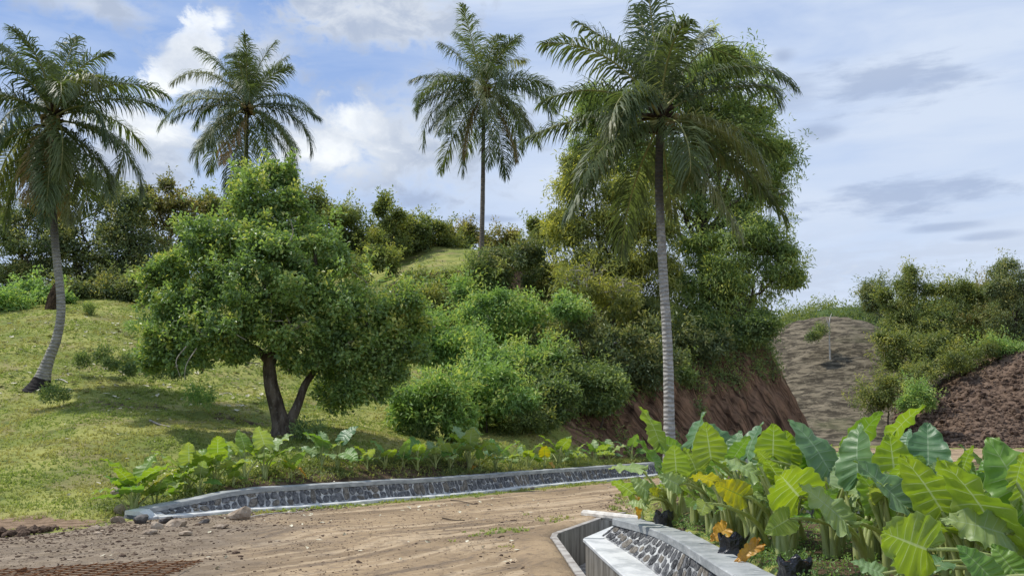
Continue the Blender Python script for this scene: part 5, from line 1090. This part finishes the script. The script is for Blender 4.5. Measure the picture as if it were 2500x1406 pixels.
# steel mesh mat bottom left
mm = thing('steel_mesh', (-5, 11, .05), 'rusty welded reinforcing mesh lying flat on the dirt in the bottom left corner', 'steel mesh')
e_a, e_b = np.array([-4.02, 11.95]), np.array([-6.42, 11.15]); da = unit(e_b - e_a); dbv = unit(np.array([.02, -1.0]))
zr = lambda p, o_: .05 + o_ + .012 * math.sin(p[0] * 2.1 + p[1])
for i in range(22):
    s0 = e_a + dbv * .15 * i; pts = [s0 + da * f * 5.0 for f in np.linspace(-.012, 1, 9)]
    part('rod', tparts([np.array([*p, zr(p, 0)]) for p in pts], [.0065] * 9, 5, 0, cap=False), [M_rust], mm)
for i in range(25):
    s0 = e_a + da * .20 * i; pts = [s0 + dbv * f * 3.25 for f in np.linspace(-.02, 1, 7)]
    part('rod', tparts([np.array([*p, zr(p, .012)]) for p in pts], [.0065] * 7, 5, 0, cap=False), [M_rust], mm)
def rock(px, py, w_, label, seed, mat=M_rock, sc=(1, .8, .62), d=None):
    w_ = w_ * 1.2
    rs = np.random.RandomState(seed); d_ = d or (CAMZ - .03) * F / (py - HZ); c = P(px, py, d_); r_ = w_ * d_ / F / 2; c[2] = gh(c[0], c[1]) + r_ * sc[2] * .45
    me = rock_mesh('rock', rs, 1, .12, mat, 2, (r_ * sc[0], r_ * sc[1], r_ * sc[2])); o = link('rock', me, None, c); o.rotation_euler = (rs.uniform(-.3, .3), rs.uniform(-.3, .3), rs.uniform(0, 6))
    return tag(o, label, 'rock', 'rocks along the foot of the retaining wall')
rock(583, 1256, 58, 'largest brown rock, resting against the footing of the far wall', 1); rock(430, 1272, 46, 'flat tan rock in front of the left end of the wall footing', 2, sc=(1, .7, .45))
rock(385, 1277, 34, 'pale small rock just left of the flat tan one', 3); rock(535, 1274, 44, 'flat buff slab lying left of the largest rock', 4, sc=(1, .7, .3)); rock(305, 1246, 46, 'brown rock at the outer corner of the wall end', 5, M_rock)
rock(288, 1262, 30, 'small rock at the grass edge left of the wall end', 6); rock(280, 1232, 34, 'rock half buried below the first taro plant', 7); rock(452, 1292, 30, 'rock in the middle of the rubble line on the road edge', 8, sc=(1, .8, .45))
rock(365, 1288, 34, 'low brown stone in front of the wall corner', 9, M_rock, (1, .8, .4)); rock(232, 1278, 26, 'left-most stone of the rubble line', 10, M_rock, (1, .8, .45)); rock(345, 1262, 40, 'dark grey lump under the wing of the wall end', 11, M_rockg)
rock(405, 1262, 36, 'dark grey stone tucked below the footing end', 12, M_rockg, (1, .8, .5)); rock(497, 1264, 30, 'dark stone under the footing, left of the buff slab', 13, M_rockg, (1, .8, .35))
for i, (px, py, w_) in enumerate([(1562, 1168, 22), (1300, 1186, 14)]): rock(px, py, w_, ['dark boulder at the wall foot almost hidden by the ragged taro', 'dark weedy stone at the foot of the far wall'][i], 30 + i, M_rockg)
# small stones, clods and chips scattered over the road (one mass each)
def scatter(name, label, cat, pts, sizes, mat, rs, flat=.6, sub=1):
    V0, F0 = ico(sub); n = len(pts); Vs = np.empty((n, len(V0), 3)); 
    for i in range(n):
        a = rs.rand() * 6.28; c_, s_1 = math.cos(a), math.sin(a); v = V0 * (1 + rs.uniform(-.28, .28, (len(V0), 1))) * np.array([1, rs.uniform(.5, 1), flat * rs.uniform(.5, 1.2)])
        Vs[i] = np.stack([v[:, 0] * c_ - v[:, 1] * s_1, v[:, 0] * s_1 + v[:, 1] * c_, v[:, 2]], 1) * sizes[i] + pts[i]
    Fc = (F0[None] + (np.arange(n) * len(V0))[:, None, None]).reshape(-1, 3)
    o = kind(link(name, mesh_np(name, [(Vs.reshape(-1, 3), Fc, 0)], [mat])), 'stuff'); return tag(o, label, cat)
def road_pts(rs, n, fn, zoff=0):
    out = []
    while sum(len(a) for a in out) < n:
        y = rs.uniform(9.5, 36, 6000); x = rs.uniform(-10, 7, 6000); sa, sb = sdist(x, y, POLA), sdist(x, y, POLB); dd_ = sdist(x, y, POLD)
        pr = fn(x, y, sa, sb, dd_); ok = (rs.rand(6000) < pr) & (dd_ < -.14); x, y = x[ok], y[ok]; out.append(np.stack([x, y, height(x, y) + zoff], 1))
    return np.concatenate(out)[:n]
rs = np.random.RandomState(66)
edge = lambda x, y, sa, sb, dd: (sa < .1) * (sb < .1) * (.03 + .9 * np.exp(-((sa + .5) / .55) ** 2) * (x < -3.6) * (1 + 2.2 * np.exp(-((x + 6.8) / 1.2) ** 2)) + .8 * np.exp(-(dd / .5) ** 2) + .25 * sst(x, -3, -6) + .35 * np.exp(-((sb + .4) / .5) ** 2))
p_ = road_pts(rs, 5200, edge); scatter('grit', 'fine grit strewn over the dirt road', 'gravel', road_pts(rs, 11000, lambda x, y, sa, sb, dd: (sa < -.1) * (sb < -.1) * (.25 + .75 * sst(fbm(x * .8, y * .8, 4), -.2, .4)) * sst(y, 26, 14)), rs.gamma(1.5, .0034, 11000) + .003, M_clod, rs)
scatter('gravel', 'brown gravel and earth clods along the edges of the dirt road', 'gravel', p_, rs.gamma(1.5, .008, len(p_)) + .007, M_clod, rs)
p_ = road_pts(rs, 1500, edge); scatter('pale_gravel', 'pale stone chips scattered on the dirt road', 'gravel', p_, rs.gamma(2.0, .009, len(p_)) + .006, M_rock, rs, .4)
# dark broken turf edge at far left
n_ = 700; xs = rs.uniform(-10.5, -7.9, n_); ys = np.interp(xs, [-14, -8.5, -7.75], [12.9, 15.0, 16]) + rs.normal(0, .22, n_)
pts = np.stack([xs, ys, height(xs, ys) + rs.uniform(0, .07, n_)], 1); scatter('turf_clods', 'dark broken soil clods where the grass meets the road at the left', 'soil', pts, rs.gamma(2.2, .018, n_) + .012, M_clod, rs, .8)
# rubble slope clods
n_ = 5200; xs = rs.uniform(33.5, 56, n_); ys = rs.uniform(73, 92, n_); zz, mk, _ = height(xs, ys, True); ok = mk['m_rubble'] > .4
scatter('rubble', 'broken dark clods covering the excavated slope on the right', 'rubble', np.stack([xs, ys, zz], 1)[ok], rs.gamma(1.6, .06, ok.sum()) + .05, simple('slope_clod', (.055, .036, .026), (.20, .14, .10), 1.5, .95, .1, .8, .05), rs, .8)

# grass blades and weeds
def blades(name, label, pts, hts, rs, per=4, lean=.6, mat=M_grass, wd=.011):
    n = len(pts) * per; p = np.repeat(pts, per, 0) + np.concatenate([rs.normal(0, .035, (n, 2)), np.zeros((n, 1))], 1); h_ = np.repeat(hts, per)[:, None] * rs.uniform(.6, 1.2, (n, 1))
    a = rs.rand(n) * 6.28; d_ = np.stack([np.cos(a), np.sin(a), np.zeros(n)], 1); s_1 = np.stack([-np.sin(a), np.cos(a), np.zeros(n)], 1); ln = rs.uniform(.2, lean, (n, 1))
    up = np.array([[0, 0, 1.]]); wdd = wd * (1 + p[:, 1:2] / 18)
    V = np.stack([p - s_1 * wdd, p + s_1 * wdd, p + up * h_ * .92 + d_ * h_ * ln], 1).reshape(-1, 3); Fc = np.arange(n * 3).reshape(-1, 3)
    o = kind(link(name, mesh_np(name, [(V, Fc, 0)], [mat], attrs={'var': np.repeat(np.clip(np.repeat(rs.rand(len(pts)), per) + rs.normal(0, .2, n), 0, 1), 3)})), 'stuff')
    return tag(o, label, 'grass')
rs = np.random.RandomState(12); n_ = 120000; ys = 14 + 42 * rs.rand(n_) ** 1.25; xs = rs.uniform(-.64, .12, n_) * ys
sa = sdist(xs, ys, POLA); sk = sdist(xs, ys, POLK); ok = (sa > 1.5) | ((sa > .70) & (rs.rand(n_) < .45)) | ((sa > .05) & (xs < -7.6)); bare = np.exp(-(((xs + 8.9) / 1.7) ** 2 + ((ys - 16.9) / 1.4) ** 2)); ok &= rs.rand(n_) > bare * 1.3
ok &= rs.rand(n_) < .45 + .55 * sst(fbm(xs * .9, ys * .9, 4), -.35, .25); xs, ys = xs[ok][:52000], ys[ok][:52000]
blades('grass', 'short sunlit grass over the slope', np.stack([xs, ys, height(xs, ys) - .01], 1), .035 + .05 * rs.rand(len(xs)) * (1 + sst(fbm(xs * .5, ys * .5, 3), .1, .6)), rs, 4, .8)
# margin grass at the wall foot, beside the ditch
n_ = 60000; xs = rs.uniform(-8, 6, n_); ys = rs.uniform(12, 35, n_); sa = sdist(xs, ys, POLA); dd_ = sdist(xs, ys, POLD); sb = sdist(xs, ys, POLB)
pr = .30 * np.exp(-((sa + .35) / .28) ** 2) * (sa < -.02) * (xs > -6) * (.3 + sst(fbm(xs * 1.3, ys * 1.3, 3), -.3, .3)) + .22 * np.exp(-((dd_ + .75) / .5) ** 2) * (dd_ < -.25) * (ys > 13.5) * (sb < 0) * sst(fbm(xs * 1.7, ys * 1.7, 3), -.1, .3) + .10 * (sb < .6) * (sb > -.7) * (ys > 18)
ok = rs.rand(n_) < pr; xs, ys = xs[ok], ys[ok]
blades('verge_grass', 'thin weedy grass at the foot of the wall and beside the ditch', np.stack([xs, ys, height(xs, ys)], 1), .03 + .05 * rs.rand(len(xs)), rs, 5, 1.2)
# weedy strip between the taros
n_ = 16000; k_ = rs.randint(0, 130, n_); l = offs(WL, 0.); tl = np.gradient(WL, axis=0); tl = unit(tl); nl_ = np.stack([-tl[:, 1], tl[:, 0]], 1); bk_ = .75 + rs.rand(n_) * 1.6
xy = WL[k_] + nl_[k_] * bk_[:, None] + rs.normal(0, .08, (n_, 2)); zz = height(xy[:, 0], xy[:, 1]); C = np.column_stack([xy, zz + rs.rand(n_) * .10])[rs.rand(n_) < .25 + .75 * sst(fbm(xy[:, 0] * 1.2, xy[:, 1] * 1.2, 3), -.2, .4)]
V, Fc, var = leaf_cloud(rs, C, np.tile([[0, -.2, 1.]], (len(C), 1)), 3, .04, .075, .3, .1)
o = kind(link('strip_weeds', mesh_np('strip_weeds', [(V, Fc, 0)], [M_mid], attrs={'var': var})), 'stuff'); tag(o, 'low weeds between the taros behind the far wall', 'weeds')
# fallen leaves
def litter(name, label, xs, ys, size, rs, mat=M_litter):
    n = len(xs); z = height(xs, ys) + .03; C = np.stack([xs, ys, z], 1); V, Fc, var = leaf_cloud(rs, C, np.tile([[0, 0, .1]], (n, 1)), 1, .01, size, .55, 0, out=.0, jit=.5)
    V[:, 2] = np.repeat(z, 4) + (V[:, 2] - np.repeat(z, 4)) * .35 + .015
    o = kind(link(name, mesh_np(name, [(V, Fc, 0)], [mat])), 'stuff'); return tag(o, label, 'leaf litter')
rs = np.random.RandomState(8); n_ = 620; ys = rs.uniform(31, 46, n_); xs = -ys * (.25 + .35 * rs.rand(n_)); litter('fallen_leaves', 'pale fallen leaves dotted over the grass mound', xs, ys, .27, rs)
n_ = 260; ys = rs.uniform(19, 32, n_); xs = -ys * (.02 + .50 * rs.rand(n_)); litter('fallen_leaves', 'pale fallen leaves on the lower grass', xs, ys, .12, rs)
n_ = 110; ys = rs.uniform(11.5, 28, n_); xs = rs.uniform(-6, .6, n_); ok = sdist(xs, ys, POLA) < -.2; litter('road_litter', 'dry leaf scraps lying on the dirt road', xs[ok], ys[ok], .10, rs)
# sticks and branches lying about
for i, (pts, r_, lab, mt) in enumerate([([(365, 1032), (390, 1040), (415, 1046)], .035, 'broken grey branch lying on the grass left of the cashew', M_twig), ([(535, 965), (560, 960), (582, 985)], .014, 'thin forked white twig on the grass left of the cashew trunk', M_bone),
     ([(285, 907), (310, 915), (360, 914)], .02, 'long curved stick on the grass under the dark weeds', M_twig), ([(135, 932), (150, 934), (165, 936)], .03, 'short pale stick at the foot of the bent palm', M_bone),
     ([(985, 668 + 0), (1110, 664)], .0, '', M_bone), ([(1100, 1217), (1130, 1220), (1158, 1224)], .012, 'thin twig lying on the road near the wall', M_bark), ([(1080, 1257), (1110, 1261), (1135, 1262)], .012, 'thin twig lying in the middle of the road', M_bark),
     ([(605, 1258), (650, 1248), (740, 1245)], .010, 'long thin pale twig right of the largest rock', M_bone)]):
    if not r_: continue
    q = []
    for a in pts:
        d_ = (CAMZ) * F / (a[1] - HZ) if a[1] > 1100 else None
        if d_ is None:
            d_ = 24.0
            for _ in range(60):                                      # walk the view ray to the ground
                c = P(*a, d_)
                if c[2] < gh(c[0], c[1]) + .02: break
                d_ += .35
        c = P(*a, d_); c[2] = gh(c[0], c[1]) + r_ * .8 + .01; q.append(c)
    o = thing('stick', q[0], lab, 'stick'); part('stick_wood', tparts(curve(q, 9), np.linspace(r_, r_ * .6, 9), 6, 0), [mt], o)
